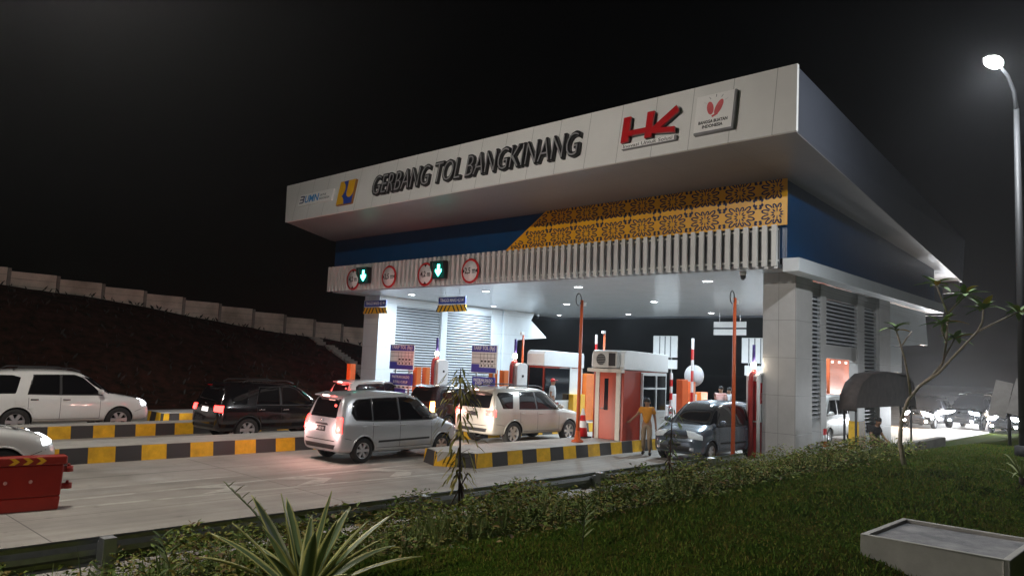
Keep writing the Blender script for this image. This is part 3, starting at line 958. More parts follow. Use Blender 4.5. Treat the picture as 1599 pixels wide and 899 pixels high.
SPEC_CACHE = {}
def spec_parts(key, sp):
    """all parts of a vehicle shape as shared meshes: (part name, mesh, slot key, parent part index)"""
    if key in SPEC_CACHE:
        return SPEC_CACHE[key]
    body, tr = body_mesh(sp)
    L = []
    def put(name, me, slot, par=None, loc=None, rz=0):
        L.append((name, me, slot, par, loc, rz)); return len(L)-1
    put('body', body, 'paint')
    xs0 = sp['st'][0][0]; xs1 = sp['st'][-1][0]
    for s in (1, -1):
        for poly in sp['wins']:
            pl = [(x, z) for x, z in poly] if s < 0 else [(-x, z) for x, z in poly]
            # seen from the side: u runs along -x from the left, +x from the right
            put('side_window', project(tr, pl, 90*s, 0, 0.007, 26, 8).mesh('side_window', glass_dark), 'glass')
    if key == 'mpv': groups = [[0, 1, 2]]
    else: groups = [[1, 2]]
    for s in (1, -1):
        for gr in groups:
            P_ = [p for i in gr for p in sp['wins'][i]]
            cx_ = sum(p[0] for p in P_)/len(P_); cz_ = sum(p[1] for p in P_)/len(P_)
            from mathutils.geometry import convex_hull_2d
            hp = [P_[i] for i in convex_hull_2d([Vector(p) for p in P_])]
            hp = [(cx_+(x-cx_)*1.018, cz_+(z-cz_)*1.07) for x, z in hp]
            pl = hp if s < 0 else [(-x, z) for x, z in hp]
            put('window_surround', project(tr, pl, 90*s, 0, 0.003, 40, 8).mesh('window_surround', trim_dark), 'trim')
    put('rear_window', project(tr, [(-a, z) for a, z in sp['rear_win']], 180, 0, 0.008, 20, 8).mesh('rear_window', glass_dark), 'glass')
    put('windscreen', project(tr, sp['screen'], 0, 0, 0.008, 20, 10).mesh('windscreen', glass_dark), 'glass')
    for s in (1, -1):
        put('tail_light', project(tr, [(a*s, z) for a, z in sp['tail']], 180-s*sp['tail_a'], -s*sp['tail_u']*math.cos(R(sp['tail_a']))+s*abs(xs0)*math.sin(R(sp['tail_a'])), 0.02, 10, 10).mesh('tail_light', red_lens), 'tail')
        put('headlight', project(tr, [(-a*s, z) for a, z in sp['head']], s*sp['head_a'], s*sp['head_u']*math.cos(R(sp['head_a']))-s*(xs1-.12)*math.sin(R(sp['head_a'])), 0.02, 12, 8).mesh('headlight', clear_lens), 'head')
    # seams round the doors
    sb = MB()
    zlo, zhi = sp['seam']
    for s in (1, -1):
        for dx in sp['doors']:
            strip(tr, [(-s*dx, zlo), (-s*dx, zhi)], 90*s, 0.012, sb)
        strip(tr, [(-s*sp['doors'][0], zlo-0.01), (-s*sp['doors'][2], zlo-0.01)], 90*s, 0.012, sb)
    put('door_seam', sb.mesh('door_seam', trim_dark), 'trim')
    # bumper insert, grille, plates
    gz = sp['head'][1][1]-0.0
    put('grille', project(tr, [(-.36, gz-.04), (.36, gz-.04), (.42, gz+.07), (-.42, gz+.07)], 0, 0, 0.012, 14, 4).mesh('grille', trim_dark), 'trim')
    put('lower_grille', project(tr, [(-.55, sp['R']+.02), (.55, sp['R']+.02), (.5, sp['R']+.16), (-.5, sp['R']+.16)], 0, 0, 0.010, 14, 4).mesh('lower_grille', trim_dark), 'trim')
    cb_ = MB()
    for dz in (-.02, .05):
        project(tr, [(-.38, gz+dz-.008), (.38, gz+dz-.008), (.38, gz+dz+.008), (-.38, gz+dz+.008)], 0, 0, 0.022, 12, 1, cb_)
    put('grille_bar', cb_.mesh('grille_bar', chrome), 'chrome')
    zc = sp['st'][1][1]
    put('rear_bumper_cover', project(tr, [(-.6, zc+.02), (.6, zc+.02), (.66, zc+.13), (-.66, zc+.13)], 180, 0, 0.012, 20, 3).mesh('rear_bumper_cover', trim_dark), 'trim')
    pz = sp['plate_z']
    put('tailgate_handle', project(tr, [(-.30, pz+.085), (.30, pz+.085), (.26, pz+.13), (-.26, pz+.13)], 180, 0, 0.03, 10, 2).mesh('tailgate_handle', trim_dark), 'garnish')
    put('number_plate', project(tr, [(-.2, pz-.06), (.2, pz-.06), (.2, pz+.07), (-.2, pz+.07)], 180, 0, 0.016, 6, 3).mesh('number_plate', plate_dark), 'plate')
    put('number_plate', project(tr, [(-.2, sp['R']+.16), (.2, sp['R']+.16), (.2, sp['R']+.27), (-.2, sp['R']+.27)], 0, 0, 0.02, 6, 3).mesh('number_plate', plate_dark), 'plate')
    seamz = MB()
    strip(tr, [(-.62, zc+.22), (.62, zc+.22)], 180, 0.02, seamz, 0.006)
    put('tailgate_seam', seamz.mesh('tailgate_seam', trim_dark), 'trim')
    # fog lamps, emblems, fuel flap, bumper joints
    for s in (1, -1):
        put('fog_lamp', project(tr, [(-.06, -.045), (.06, -.045), (.06, .045), (-.06, .045)] and [(s*.52-.07, sp['R']+.05), (s*.52+.07, sp['R']+.05), (s*.52+.07, sp['R']+.14), (s*.52-.07, sp['R']+.14)], 0, 0, 0.014, 5, 4).mesh('fog_lamp', clear_lens), 'lensfog')
    em = MB(); project(tr, [(-.05, gz-.0), (.05, gz-.0), (.05, gz+.06), (-.05, gz+.06)], 0, 0, 0.03, 5, 4, em); project(tr, [(-.045, pz+.17), (.045, pz+.17), (.045, pz+.22), (-.045, pz+.22)], 180, 0, 0.02, 5, 4, em)
    put('emblem', em.mesh('emblem', chrome), 'chrome')
    zb_ = sp['head'][0][1]-.05
    for s in (1, -1):
        xf = sp['rear']+sp['wb']+sp['R']+.08; xr_ = sp['rear']-sp['R']-.08
        js = MB(); strip(tr, [(-s*xf, sp['R']+.25), (-s*(xs1-.16), zb_)] if s > 0 else [(xf, sp['R']+.25), (xs1-.16, zb_)], 90*s, 0.011, js)
        put('bumper_seam', js.mesh('bumper_seam', trim_dark), 'trim')
        js = MB(); strip(tr, [(-s*xr_, sp['R']+.27), (-s*(xs0+.10), sp['R']+.33)], 90*s, 0.011, js)
        put('bumper_seam', js.mesh('bumper_seam', trim_dark), 'trim')
    fx = sp['rear']+.02; fz = sp['handles'][0][1]-.07
    js = MB(); project(tr, [(fx-.08, fz-.07), (fx+.08, fz-.07), (fx+.08, fz+.08), (fx-.08, fz+.08)], -90, 0, 0.006, 6, 6, js)
    put('fuel_flap', js.mesh('fuel_flap', trim_dark), 'paint')
    js = MB(); strip(tr, [(-sp['wid']*.72, sp['screen'][0][1]-.06), (sp['wid']*.72, sp['screen'][0][1]-.06)], 0, 0.012, js)
    put('bonnet_seam', js.mesh('bonnet_seam', trim_dark), 'trim')
    sl_ = MB()
    for s in (1, -1):
        strip(tr, [(-s*(sp['rear']+sp['R']+.1), sp['st'][6][1]+.035), (-s*(sp['rear']+sp['wb']-sp['R']-.1), sp['st'][6][1]+.035)], 90*s, 0.07, sl_, 0.012)
    put('sill_trim', sl_.mesh('sill_trim', trim_dark), 'trim')
    # rear wiper
    wz = sp['rear_win'][0][1]
    wp = MB(); strip(tr, [(-.02, wz+.02), (.36, wz+.05)], 180, 0.025, wp, 0.03)
    put('rear_wiper', wp.mesh('rear_wiper', trim_dark), 'trim')
    fw_ = MB()
    strip(tr, [(-.5, sp['screen'][0][1]+.03), (.1, sp['screen'][0][1]+.06)], 0, 0.02, fw_, 0.025)
    put('wiper', fw_.mesh('wiper', trim_dark), 'trim')
    for s in (1, -1):
        for hx, hz in sp['handles']:
            hb = MB(); project(tr, [(-s*hx-.1, hz-.02), (-s*hx+.1, hz-.02), (-s*hx+.1, hz+.022), (-s*hx-.1, hz+.022)], 90*s, 0, 0.03, 6, 4, hb)
            put('door_handle', hb.mesh('door_handle', chrome), 'handle')
        if sp['mould']:
            mb_ = MB(); strip(tr, [(-s*-.86, .5), (-s*.86, .53)], 90*s, 0.05, mb_, 0.016)
            put('side_moulding', mb_.mesh('side_moulding', trim_dark), 'mould')
        # mirrors
        mx = sp['wins'][2][1][0]-0.10; mz = sp['wins'][2][1][1]+0.10
        mm = MB(); mm.ball((mx, s*(sp['wid']+.08), mz), (0.085, 0.115, 0.085), 12, 8)
        mm.tube([(mx, s*(sp['wid']-.10), mz-.06), (mx, s*(sp['wid']+.03), mz-.03)], [0.03, 0.025], 8)
        put('side_mirror', mm.mesh('side_mirror', trim_dark), 'mirror')
        if sp['rails']:
            rr = MB(); rr.tube([(-1.5, s*.62, 1.83), (-1.35, s*.62, 1.90), (.0, s*.61, 1.90), (.25, s*.60, 1.815)], 0.02, 8)
            put('roof_rail', rr.mesh('roof_rail', trim_dark), 'rail')
        # arch trims
        for ax in (sp['rear'], sp['rear']+sp['wb']):
            ab = MB()
            r_ = sp['R']+0.06
            pr = []
            for k in range(17):
                a = -0.15+(PI+0.3)*k/16
                px, pz_ = ax+r_*math.cos(a), sp['R']+r_*math.sin(a)
                hit, nrm, _, _ = tr.ray_cast(Vector((px+0.03*math.cos(a), s*5, max(0.34 if sp is SUV else .25, pz_+0.03*math.sin(a)))), Vector((0, -s, 0)))
                if hit is not None:
                    pr.append((px, hit.y, pz_))
            if len(pr) > 5:
                ab.tube(pr, 0.02, 6)
                put('wheel_arch', ab.mesh('wheel_arch', trim_dark), 'arch')
    # third brake light + spoiler
    zr = sp['rear_win'][2][1]
    if sp['spoiler']:
        xr = sp['st'][4][0]
        sb2 = MB(); sb2.hexa([(xr-.15, -.50, zr+.045), (xr+.2, -.54, zr+.06), (xr+.2, .54, zr+.06), (xr-.15, .50, zr+.045)], [(xr-.15, -.50, zr+.07), (xr+.2, -.54, zr+.138), (xr+.2, .54, zr+.138), (xr-.15, .50, zr+.07)])
        i = put('rear_spoiler', sb2.mesh('rear_spoiler', trim_dark), 'paint')
        lb = MB(); lb.box(xr-.157, xr-.13, -.14, .14, zr+.044, zr+.073)
        put('high_brake_light', lb.mesh('high_brake_light', red_lens), 'brake', i)
    ty = tyre_mesh(sp['R']); rm = rim_mesh(sp['R'], 6 if key != 'suv' else 6)
    for ax in (sp['rear'], sp['rear']+sp['wb']):
        for s in (1, -1):
            hub = MB(); hub.lathe([(0.07, -0.09), (0.07, 0.05)], 12, 'y')
            i = put('wheel', hub.mesh('hub', well), 'trim', None, (ax, s*(sp['wid']-.115), sp['R']), 0 if s > 0 else PI)
            put('tyre', ty, 'tyre', i); put('rim', rm, None, i)
    SPEC_CACHE[key] = L
    return L

def vehicle(key, sp, name, label, cat, pm, loc, rz, scale=1.0, group=None, slots=None, sz=None):
    t = empty(name, loc, rz)
    t.scale = (scale, scale, sz or scale)
    tag(t, label, cat, group)
    base = dict(paint=pm, glass=glass_dark, tail=red_lens, head=clear_lens, trim=trim_dark, chrome=chrome, plate=plate_dark, handle=pm, mould=trim_dark,
                mirror=pm, rail=trim_dark, arch=pm, brake=red_lens, lensfog=clear_lens, tyre=rubber, garnish=pm)
    base.update(slots or {})
    made = []
    for name_, me, slot, par, loc_, rz_ in spec_parts(key, sp):
        o = bpy.data.objects.new(name_, me); COL.objects.link(o)
        o.parent = made[par] if par is not None else t
        if loc_: o.location = loc_
        if rz_: o.rotation_euler = (0, 0, rz_)
        if slot and o.material_slots:
            o.material_slots[0].link = 'OBJECT'
            o.material_slots[0].material = base[slot]
        made.append(o)
    return t
def beams(t, sp, power, col, drop=0.12, spot=95, one=True):
    """a car's own headlamp light"""
    x = sp['st'][-1][0]-0.1; z = sp['head'][0][1]+0.05
    for s in (1, -1):
        lamp('headlamp_beam', 'SPOT', (x+0.25, s*sp['head_u'], z), power, col, 0.06, t, (1, 0, -drop), spot, 0.8)
def rear_glow(t, sp, power, col):
    x = sp['st'][0][0]-0.14; z = sp['tail'][0][1]+0.1
    for s in (1, -1):
        lamp('tail_lamp_light', 'POINT', (x, s*(sp['tail_u']-.02), z), power, col, 0.07, t)

silver = paint('silver_paint', (0.52, 0.53, 0.55), 0.3, 0.35)
champagne = paint('champagne_paint', (0.50, 0.47, 0.42), 0.3, 0.35)
white_car = paint('white_car_paint', (0.72, 0.72, 0.70), 0.25)
black_car = paint('black_car_paint', (0.008, 0.006, 0.007), 0.15)
maroon_dark = paint('dark_brown_car_paint', (0.035, 0.018, 0.018), 0.2)
blue_grey = paint('blue_grey_paint', (0.13, 0.16, 0.20), 0.25, 0.5)
dark_car = paint('dark_grey_car_paint', (0.03, 0.032, 0.036), 0.25)

c1 = vehicle('mpv', MPV, 'people_carrier', 'silver people carrier seen from behind in the second lane, brake lights on', 'car', silver, (13.25, 16.95, 0), R(0.5), 1.03, 'cars at the toll gate',
        dict(tail=red_lit, brake=red_bright, garnish=trim_dark), 1.07)
rear_glow(c1, MPV, 26, (1, 0.55, 0.5))
lamp('high_lamp_light', 'POINT', (-2.2, 0, 1.52), 3, (1, 0.1, 0.08), 0.05, c1)
c2 = vehicle('suv', SUV, 'sport_utility_car', 'silver beige off-road car ahead of the silver people carrier, roof rails on top', 'car', champagne, (20.15, 18.0, 0), R(-1.0), 1.05, 'cars at the toll gate',
        dict(tail=red_lit, brake=red_bright, plate=plate_dark), 1.03)
rear_glow(c2, SUV, 26, (1, 0.6, 0.5))
beams(c1, MPV, 260, (1, 0.93, 0.82), 0.08)
c3 = vehicle('mpv', MPV, 'people_carrier', 'blue grey people carrier facing the camera in the nearest lane', 'car', blue_grey, (22.25, 11.9, 0), PI+R(1.0), 1.04, 'cars at the toll gate', dict(handle=blue_grey, head=mat('bright_clear_lens', (.80, .87, .95), .1, var=.15, scale=14, coat=.8)), 1.06)  # headlight's bluish reflection is put into the lens colour
c4 = vehicle('suv', SUV, 'sport_utility_car', 'big white off-road car at the far left with headlight on', 'car', white_car, (7.95, 26.6, 0), 0, 1.04, 'cars at the toll gate', dict(head=white_lit, handle=chrome))
beams(c4, SUV, 120, (0.9, 0.95, 1.0))
c5 = vehicle('suv', SUV, 'sport_utility_car', 'white car cut off by the left edge, headlight shining above the red barrier', 'car', white_car, (2.62, 17.2, 0), 0, 1.0, 'cars at the toll gate', dict(head=white_lit))
beams(c5, SUV, 90, (0.95, 0.96, 1.0), 0.02, 75)
c6 = vehicle('suv', SUV, 'sport_utility_car', 'black off-road car behind the long kerb with a bright white number plate', 'car', black_car, (12.95, 22.4, 0), 0, 1.0, 'cars at the toll gate', dict(tail=red_lit, plate=plate_glow, handle=chrome, arch=trim_dark), 0.97)
c7 = vehicle('mpv', MPV, 'people_carrier', 'dark brown people carrier between the two silver cars with an orange tail lamp', 'car', maroon_dark, (21.1, 22.3, 0), 0, 1.05, 'cars at the toll gate', dict(tail=orange_lit), 1.05)
rear_glow(c7, MPV, 8, (1, 0.4, 0.15))
c8 = vehicle('mpv', MPV, 'people_carrier', 'white car half hidden behind the silver people carrier, only its roof and brake light showing', 'car', white_car, (20.2, 26.55, 0), 0, 1.0, 'cars at the toll gate', dict(brake=red_bright), 1.03)
lamp('high_lamp_light', 'POINT', (-2.2, 0, 1.52), 3, (1, 0.1, 0.08), 0.05, c8)
rear_glow(c8, MPV, 150, (1, 0.04, 0.03))
c9 = vehicle('van', VAN, 'van', 'small white van in the nearest lane beyond the right pillar', 'van', white_car, (32.9, 12.3, 0), PI, 1.04, None, dict(arch=white_car))
bgs = [(49.5, 12.4, 'mpv', MPV, dark_car, warm_glare, 'dark oncoming car with warm glaring headlights, just right of the dark tent'),
       (52.0, 10.6, 'suv', SUV, dark_car, white_glare, 'dark oncoming car with white glaring headlights, middle of the three'),
       (50.5, 8.3, 'mpv', MPV, dark_car, white_glare, 'dark oncoming car with white glaring headlights, behind the two leaning boards')]
bgs += [(61.0, 12.2, 'suv', SUV, dark_car, white_glare, 'added oncoming car behind the one with warm headlights, for more headlight glare'),  # two unseen cars, added to widen the cluster of headlights
        (63.0, 9.4, 'mpv', MPV, dark_car, warm_glare, 'added oncoming car in the outer queue, farthest of all, for more headlight glare')]
for x, y, key, sp, pm, hd, lb in bgs:
    c = vehicle(key, sp, 'oncoming_car', lb, 'car', pm, (x, y, 0), PI+R(-2), 1.05, 'oncoming cars with headlights on', dict(head=hd, lensfog=hd))  # fog lamps glow too, added to enlarge the headlight glare
    beams(c, sp, 1500, (1, 0.86, 0.72) if hd is warm_glare else (0.9, 0.95, 1.0), -0.03, 44)

# number plate characters on the silver people carrier
pm_ = text_mesh('BM 1671 VI', 0.1, 0.002, width=0.33)
mesh_obj('plate_lettering', pm_, plate_white, c1, Matrix(((0, 0, -1, -2.085), (-1, 0, 0, 0), (0, 1, 0, 0.805), (0, 0, 0, 1))))
# ================================================================== signs on the fascia
CT, ST = math.cos(TILT), math.sin(TILT)
def on_fascia(y, z, out=0.0):
    v = (z-8.93)/CT
    return facing(18.5+v*ST, y, z, TILT) @ T(0, 0, out)
navy = mat('navy_sign', (0.008, 0.02, 0.10), 0.4)
sky_blue = mat('light_blue_sign', (0.03, 0.25, 0.60), 0.4)
sign_white = mat('white_sign_face', (0.84, 0.83, 0.82), 0.4, var=0.03)
sign_grey = mat('grey_sign_edge', (0.2, 0.2, 0.21), 0.5)
grey_text = mat('grey_sign_text', (0.2, 0.2, 0.21), 0.5)
sign_yellow = mat('yellow_sign', (0.80, 0.42, 0.015), 0.4, var=0.04)
sign_red = mat('red_sign_letters', (0.50, 0.008, 0.012), 0.3, coat=0.5)
sign_pink = mat('pink_red_print', (0.62, 0.10, 0.11), 0.5)
text_black = mat('black_print', (0.015, 0.015, 0.017), 0.5)
sign_blue = mat('blue_sign', (0.02, 0.06, 0.36), 0.4, var=0.05)
sign_violet = mat('violet_blue_sign', (0.07, 0.07, 0.42), 0.4, var=0.05)

# main lettering
t = empty('sign_lettering', M=on_fascia(20.07, 9.80, 0.0))
tag(t, 'big black edged letters GERBANG TOL BANGKINANG on the white fascia', 'sign')
bk = text_mesh('GERBANG TOL BANGKINANG', 1.22, 0.12, 0.036, width=10.95)
mesh_obj('letter_sides', bk, black_letter, t, T(0, 0, 0.07))
ft = text_mesh('GERBANG TOL BANGKINANG', 1.22, 0.02, -0.028, width=10.78)
mesh_obj('letter_faces', ft, steel_letter, t, T(0, 0, 0.138))

# small white company panel with dark and blue letters
t = empty('company_sign', M=on_fascia(29.93, 9.85))
tag(t, 'low white sign with dark and light blue letters at the far fascia end', 'sign')
b = MB(); b.box(-1.38, 1.38, -0.28, 0.28, 0.0, 0.09); b.build('panel', [sign_white], t, 0.01)
b = MB()
for z in (-0.17, -0.015, 0.14):
    b.box(-1.27, -0.98, z, z+0.055, 0.09, 0.103)
b.box(-1.0, -0.93, -0.15, 0.18, 0.09, 0.103)
b.build('lettering', navy, t)
mesh_obj('lettering', text_mesh('UMN', 0.5, 0.012, 0.006, width=1.12), sky_blue, t, T(-0.28, 0.0, 0.1))
mesh_obj('small_lettering', text_mesh('UNTUK', 0.15, 0.006, width=0.5), grey_text, t, T(0.62, 0.07, 0.094))
mesh_obj('small_lettering', text_mesh('INDONESIA', 0.15, 0.006, width=0.82), grey_text, t, T(0.78, -0.1, 0.094))

# yellow and blue square emblem
t = empty('emblem_panel', M=on_fascia(27.47, 9.79))
tag(t, 'square yellow and blue emblem panel on the fascia, left of the big lettering', 'sign')
b = MB(); b.box(-0.56, 0.56, -0.55, 0.55, 0.0, 0.1); b.build('panel', navy if False else sign_blue, t)
def arc_poly(cx, cy, r_, a0, a1, n=14):
    return [(cx+r_*math.cos(R(a0+(a1-a0)*k/n)), cy+r_*math.sin(R(a0+(a1-a0)*k/n))) for k in range(n+1)]
b = MB()
b.prism([(-0.555, 0.545)]+[(-0.25, 0.545)]+arc_poly(-0.45, 0.16, 0.36, 65, -90)+[(-0.555, -0.2)], 'z', 0.1, 0.115)
b.prism([(-0.555, -0.545)]+arc_poly(-0.42, -0.545, 0.40, 0, 110)[0:]+[(-0.555, -0.17)], 'z', 0.1, 0.115)
b.prism([(0.06, 0.545), (0.06, -0.02)]+arc_poly(0.305, -0.02, 0.245, 180, 360)+[(0.55, 0.545)], 'z', 0.1, 0.115)
b.build('emblem', sign_yellow, t)
b = MB(); b.box(-0.58, 0.58, -0.57, -0.551, 0.0, 0.1); b.box(0.561, 0.58, -0.551, 0.55, 0.0, 0.1)
b.build('edge', mat('sign_edge_brown', (0.28, 0.12, 0.02), 0.5), t)

# red contractor letters with a slogan strip
t = empty('sign_lettering', M=on_fascia(12.02, 9.80))
tag(t, 'red letters HK with a white slogan strip below, on the near half of the fascia', 'sign')
def P3(b, pts, z0, z1):   # points (y, z) as measured on the fascia
    q = [(12.02-y, (z-9.80)/CT) for y, z in pts]
    b.prism(q, 'z', z0, z1)
b = MB()
b0 = MB()
shapes = [[(12.96, 10.30), (12.70, 10.30), (12.70, 9.47), (12.96, 9.47)], [(12.12, 10.32), (11.88, 10.32), (11.88, 9.49), (12.12, 9.49)],
          [(12.70, 9.83), (12.12, 9.83), (12.12, 9.66), (12.70, 9.66)], [(11.88, 9.80), (11.14, 10.34), (11.03, 10.15), (11.60, 9.72), (11.88, 9.72)],
          [(11.88, 9.72), (11.60, 9.72), (11.12, 9.68), (11.10, 9.50), (11.88, 9.60)]]
for q in shapes:
    P3(b, q, 0.10, 0.16)
    P3(b0, [(y-0.0, z) for y, z in q], 0.0, 0.099)
b.build('letter_faces', sign_red, t)
b0.build('letter_sides', black_letter, t)
b = MB(); P3(b, [(12.92, 9.44), (11.13, 9.44), (11.13, 9.29), (12.92, 9.29)], 0.0, 0.10); b.build('slogan_strip', sign_white, t)
b = MB(); P3(b, [(12.93, 9.289), (11.06, 9.289), (11.06, 9.27), (12.93, 9.27)], 0.0, 0.10); P3(b, [(11.129, 9.43), (11.06, 9.43), (11.06, 9.29), (11.129, 9.29)], 0.0, 0.1); b.build('strip_edge', sign_grey, t)
mesh_obj('slogan_lettering', text_mesh('Inovasi Untuk Solusi', 0.16, 0.006, width=1.7), text_black, t, T(12.02-12.03, (9.365-9.80)/CT, 0.104))

# white panel with heart emblem
t = empty('company_sign', M=on_fascia(9.92, 9.885))
tag(t, 'square white sign panel with a red heart, nearest the right end of the fascia', 'sign')
b = MB(); b.box(-0.57, 0.57, -0.56, 0.56, 0.0, 0.13); b.build('panel', sign_white, t)
b = MB(); b.box(-0.56, 0.63, -0.62, -0.561, 0.0, 0.128); b.box(0.571, 0.63, -0.561, 0.56, 0.0, 0.128); b.build('edge', sign_grey, t)
b = MB()
def lobe(cx, cy, a, L_, w_):
    p = []
    for k in range(18):
        th = 2*PI*k/18
        x, y = L_*math.cos(th), w_*math.sin(th)
        p.append((cx+x*math.cos(a)-y*math.sin(a), cy+x*math.sin(a)+y*math.cos(a)))
    return p
b.prism(lobe(-0.12, 0.13, R(103), 0.21, 0.10), 'z', 0.13, 0.136)
b.prism(lobe(0.14, 0.12, R(68), 0.24, 0.10), 'z', 0.13, 0.137)
b.prism([(-0.06, -0.11), (0.12, -0.05), (0.13, -0.10), (-0.03, -0.17)], 'z', 0.13, 0.138)
b.build('heart', sign_pink, t)
b = MB()
for k in range(5):
    a = R(150-30*k)
    b.prism([(0.03+0.32*math.cos(a)-0.008*math.sin(a), 0.15+0.30*math.sin(a)), (0.03+0.42*math.cos(a)-0.008*math.sin(a), 0.15+0.38*math.sin(a)), (0.03+0.42*math.cos(a)+0.012*math.sin(a), 0.15+0.38*math.sin(a)), (0.03+0.32*math.cos(a)+0.012*math.sin(a), 0.15+0.30*math.sin(a))], 'z', 0.13, 0.135)
b.build('rays', grey_text, t)
mesh_obj('lettering', text_mesh('BANGGA BUATAN', 0.13, 0.006, 0.004, width=0.88), text_black, t, T(0.0, -0.28, 0.133))
mesh_obj('lettering', text_mesh('INDONESIA', 0.13, 0.006, 0.004, width=0.62), text_black, t, T(0.0, -0.42, 0.133))

# ================================================================== lane signs on the slats
def round_sign(y, z, txt, height, label):
    t = empty('limit_sign', M=facing(22.22, y, z))
    tag(t, label, 'road sign', 'round limit signs on the slats')
    b = MB(); b.lathe([(0.0001, -0.03), (0.535, -0.03), (0.545, 0.0), (0.535, 0.012), (0.445, 0.012)], 40, caps=False); b.build('ring', red, t)
    b = MB(); b.lathe([(0.445, 0.004), (0.445, 0.011), (0.0001, 0.011)], 40, caps=False); b.build('face', sign_white, t)
    b = MB()
    for s in (1, -1):
        if height: q = [(-0.1, s*0.445), (0.1, s*0.445), (0.0, s*0.33)]
        else: q = [(s*0.45, -0.1), (s*0.45, 0.1), (s*0.335, 0.0)]
        b.prism(q, 'z', 0.0125, 0.018)
    b.build('limit_marks', text_black, t)
    mesh_obj('lettering', text_mesh(txt, 0.36, 0.006, 0.006, width=0.66), text_black, t, T(0, 0, 0.016))
    b = MB(); b.box(-0.03, 0.03, -0.45, 0.45, -0.08, -0.031); b.build('bracket', steel, t)
round_sign(31.77, 6.56, '4,2 m', True, 'round red ringed 4,2 m sign, farthest left on the slats')
round_sign(28.85, 6.57, '2,5 m', False, 'round red ringed 2,5 m sign between the two green arrow signals')
round_sign(26.17, 6.555, '4,2 m', True, 'round red ringed 4,2 m sign touching the nearer green arrow signal')
round_sign(23.23, 6.56, '2,5 m', False, 'round red ringed 2,5 m sign, nearest on the slats')
arrow_lit = glow('green_arrow_leds', (0.10, 1.0, 0.72), 11)
sig_green = glow('signal_screen', (0.0, 0.11, 0.085), 0.25, (0.005, 0.03, 0.028))
def arrow_signal(y, z, label):
    t = empty('lane_signal', M=facing(22.2, y, z))
    tag(t, label, 'lane signal', 'green arrow signals')
    b = MB(); b.box(-0.42, 0.42, -0.38, 0.38, -0.02, 0.16); b.build('housing', black, t, 0.02)
    b = MB(); b.box(-0.36, 0.36, -0.33, 0.33, 0.16, 0.168); b.build('screen', sig_green, t)
    b = MB(); b.prism([(-0.075, 0.26), (0.075, 0.26), (0.075, 0.0), (0.2, 0.05), (0.2, -0.06), (0.0, -0.28), (-0.2, -0.06), (-0.2, 0.05), (-0.075, 0.0)], 'z', 0.169, 0.178); b.build('arrow', arrow_lit, t)
    b = MB(); b.hexa([(-0.45, 0.38, 0.0), (0.45, 0.38, 0.0), (0.45, 0.38, 0.3), (-0.45, 0.38, 0.3)], [(-0.45, 0.40, 0.0), (0.45, 0.40, 0.0), (0.45, 0.40, 0.3), (-0.45, 0.40, 0.3)])
    b.hexa([(0.42, -0.1, 0.161), (0.44, -0.1, 0.161), (0.44, 0.38, 0.161), (0.42, 0.38, 0.161)], [(0.42, 0.1, 0.3), (0.44, 0.1, 0.3), (0.44, 0.38, 0.3), (0.42, 0.38, 0.3)])
    b.hexa([(-0.44, -0.1, 0.161), (-0.42, -0.1, 0.161), (-0.42, 0.38, 0.161), (-0.44, 0.38, 0.161)], [(-0.44, 0.1, 0.3), (-0.42, 0.1, 0.3), (-0.42, 0.38, 0.3), (-0.44, 0.38, 0.3)])
    b.build('visor', black, t)
arrow_signal(30.66, 6.69, 'lit green down arrow signal, farther of the two on the slats')
arrow_signal(25.08, 6.67, 'lit green down arrow signal, nearer of the two on the slats')
def clearance_sign(y, z, label):
    t = empty('hanging_sign', M=facing(24.0, y, z))
    tag(t, label, 'hanging sign', 'height limit signs hung from the ceiling')
    b = MB(); b.box(-0.95, 0.95, -0.01, 0.35, -0.02, 0.02); b.build('board', sign_blue, t)
    b = MB()
    for q in ((-0.95, 0.95, 0.325, 0.345), (-0.95, 0.95, -0.005, 0.015), (-0.945, -0.925, 0.015, 0.325), (0.925, 0.945, 0.015, 0.325)):
        b.box(*q, 0.0205, 0.024)
    b.build('border', sign_white, t)
    mesh_obj('lettering', text_mesh('TINGGI MAKS 4,2 M', 0.22, 0.006, 0.004, width=1.62), sign_white, t, T(0, 0.17, 0.026))
    b = MB(); b.box(-0.98, 0.98, -0.36, -0.04, -0.02, 0.02); b.build('chevron_board', sign_yellow, t)
    b = MB()
    for k in (0, 1, 2, 3):
        for s in (1, -1):
            x0 = s*(0.03+0.27*k)
            b.prism([(x0, -0.045), (x0+s*0.09, -0.045), (x0+s*0.27, -0.355), (x0+s*0.18, -0.355)], 'z', 0.0205, 0.025)
    b.build('chevrons', text_black, t)
    b = MB()
    for s in (0.5, -0.5):
        b.tube([(s, 0.35, 0), (s, 6.0-z, 0)], 0.012, 6)
    b.build('hanger', steel, t)
clearance_sign(32.18, 5.33, 'blue hanging height sign before the left pillar, striped board below')
clearance_sign(26.24, 5.35, 'blue hanging height sign before the left louvers, striped board below')

# exit side sign backs
t = empty('hanging_sign', M=facing(38.0, 19.16, 4.75))
tag(t, 'pair of blank white hanging boards at the far edge of the ceiling', 'hanging sign')
for z0, z1 in ((0.36, 0.68), (-0.05, 0.27)):
    b = MB(); b.box(-0.95, 0.95, z0, z1, -0.02, 0.02); b.build('board', sign_white, t, 0.01)
b = MB()
for s in (0.6, -0.6): b.tube([(s, 0.68, 0), (s, 1.25, 0)], 0.02, 6)
b.build('hanger', steel, t)

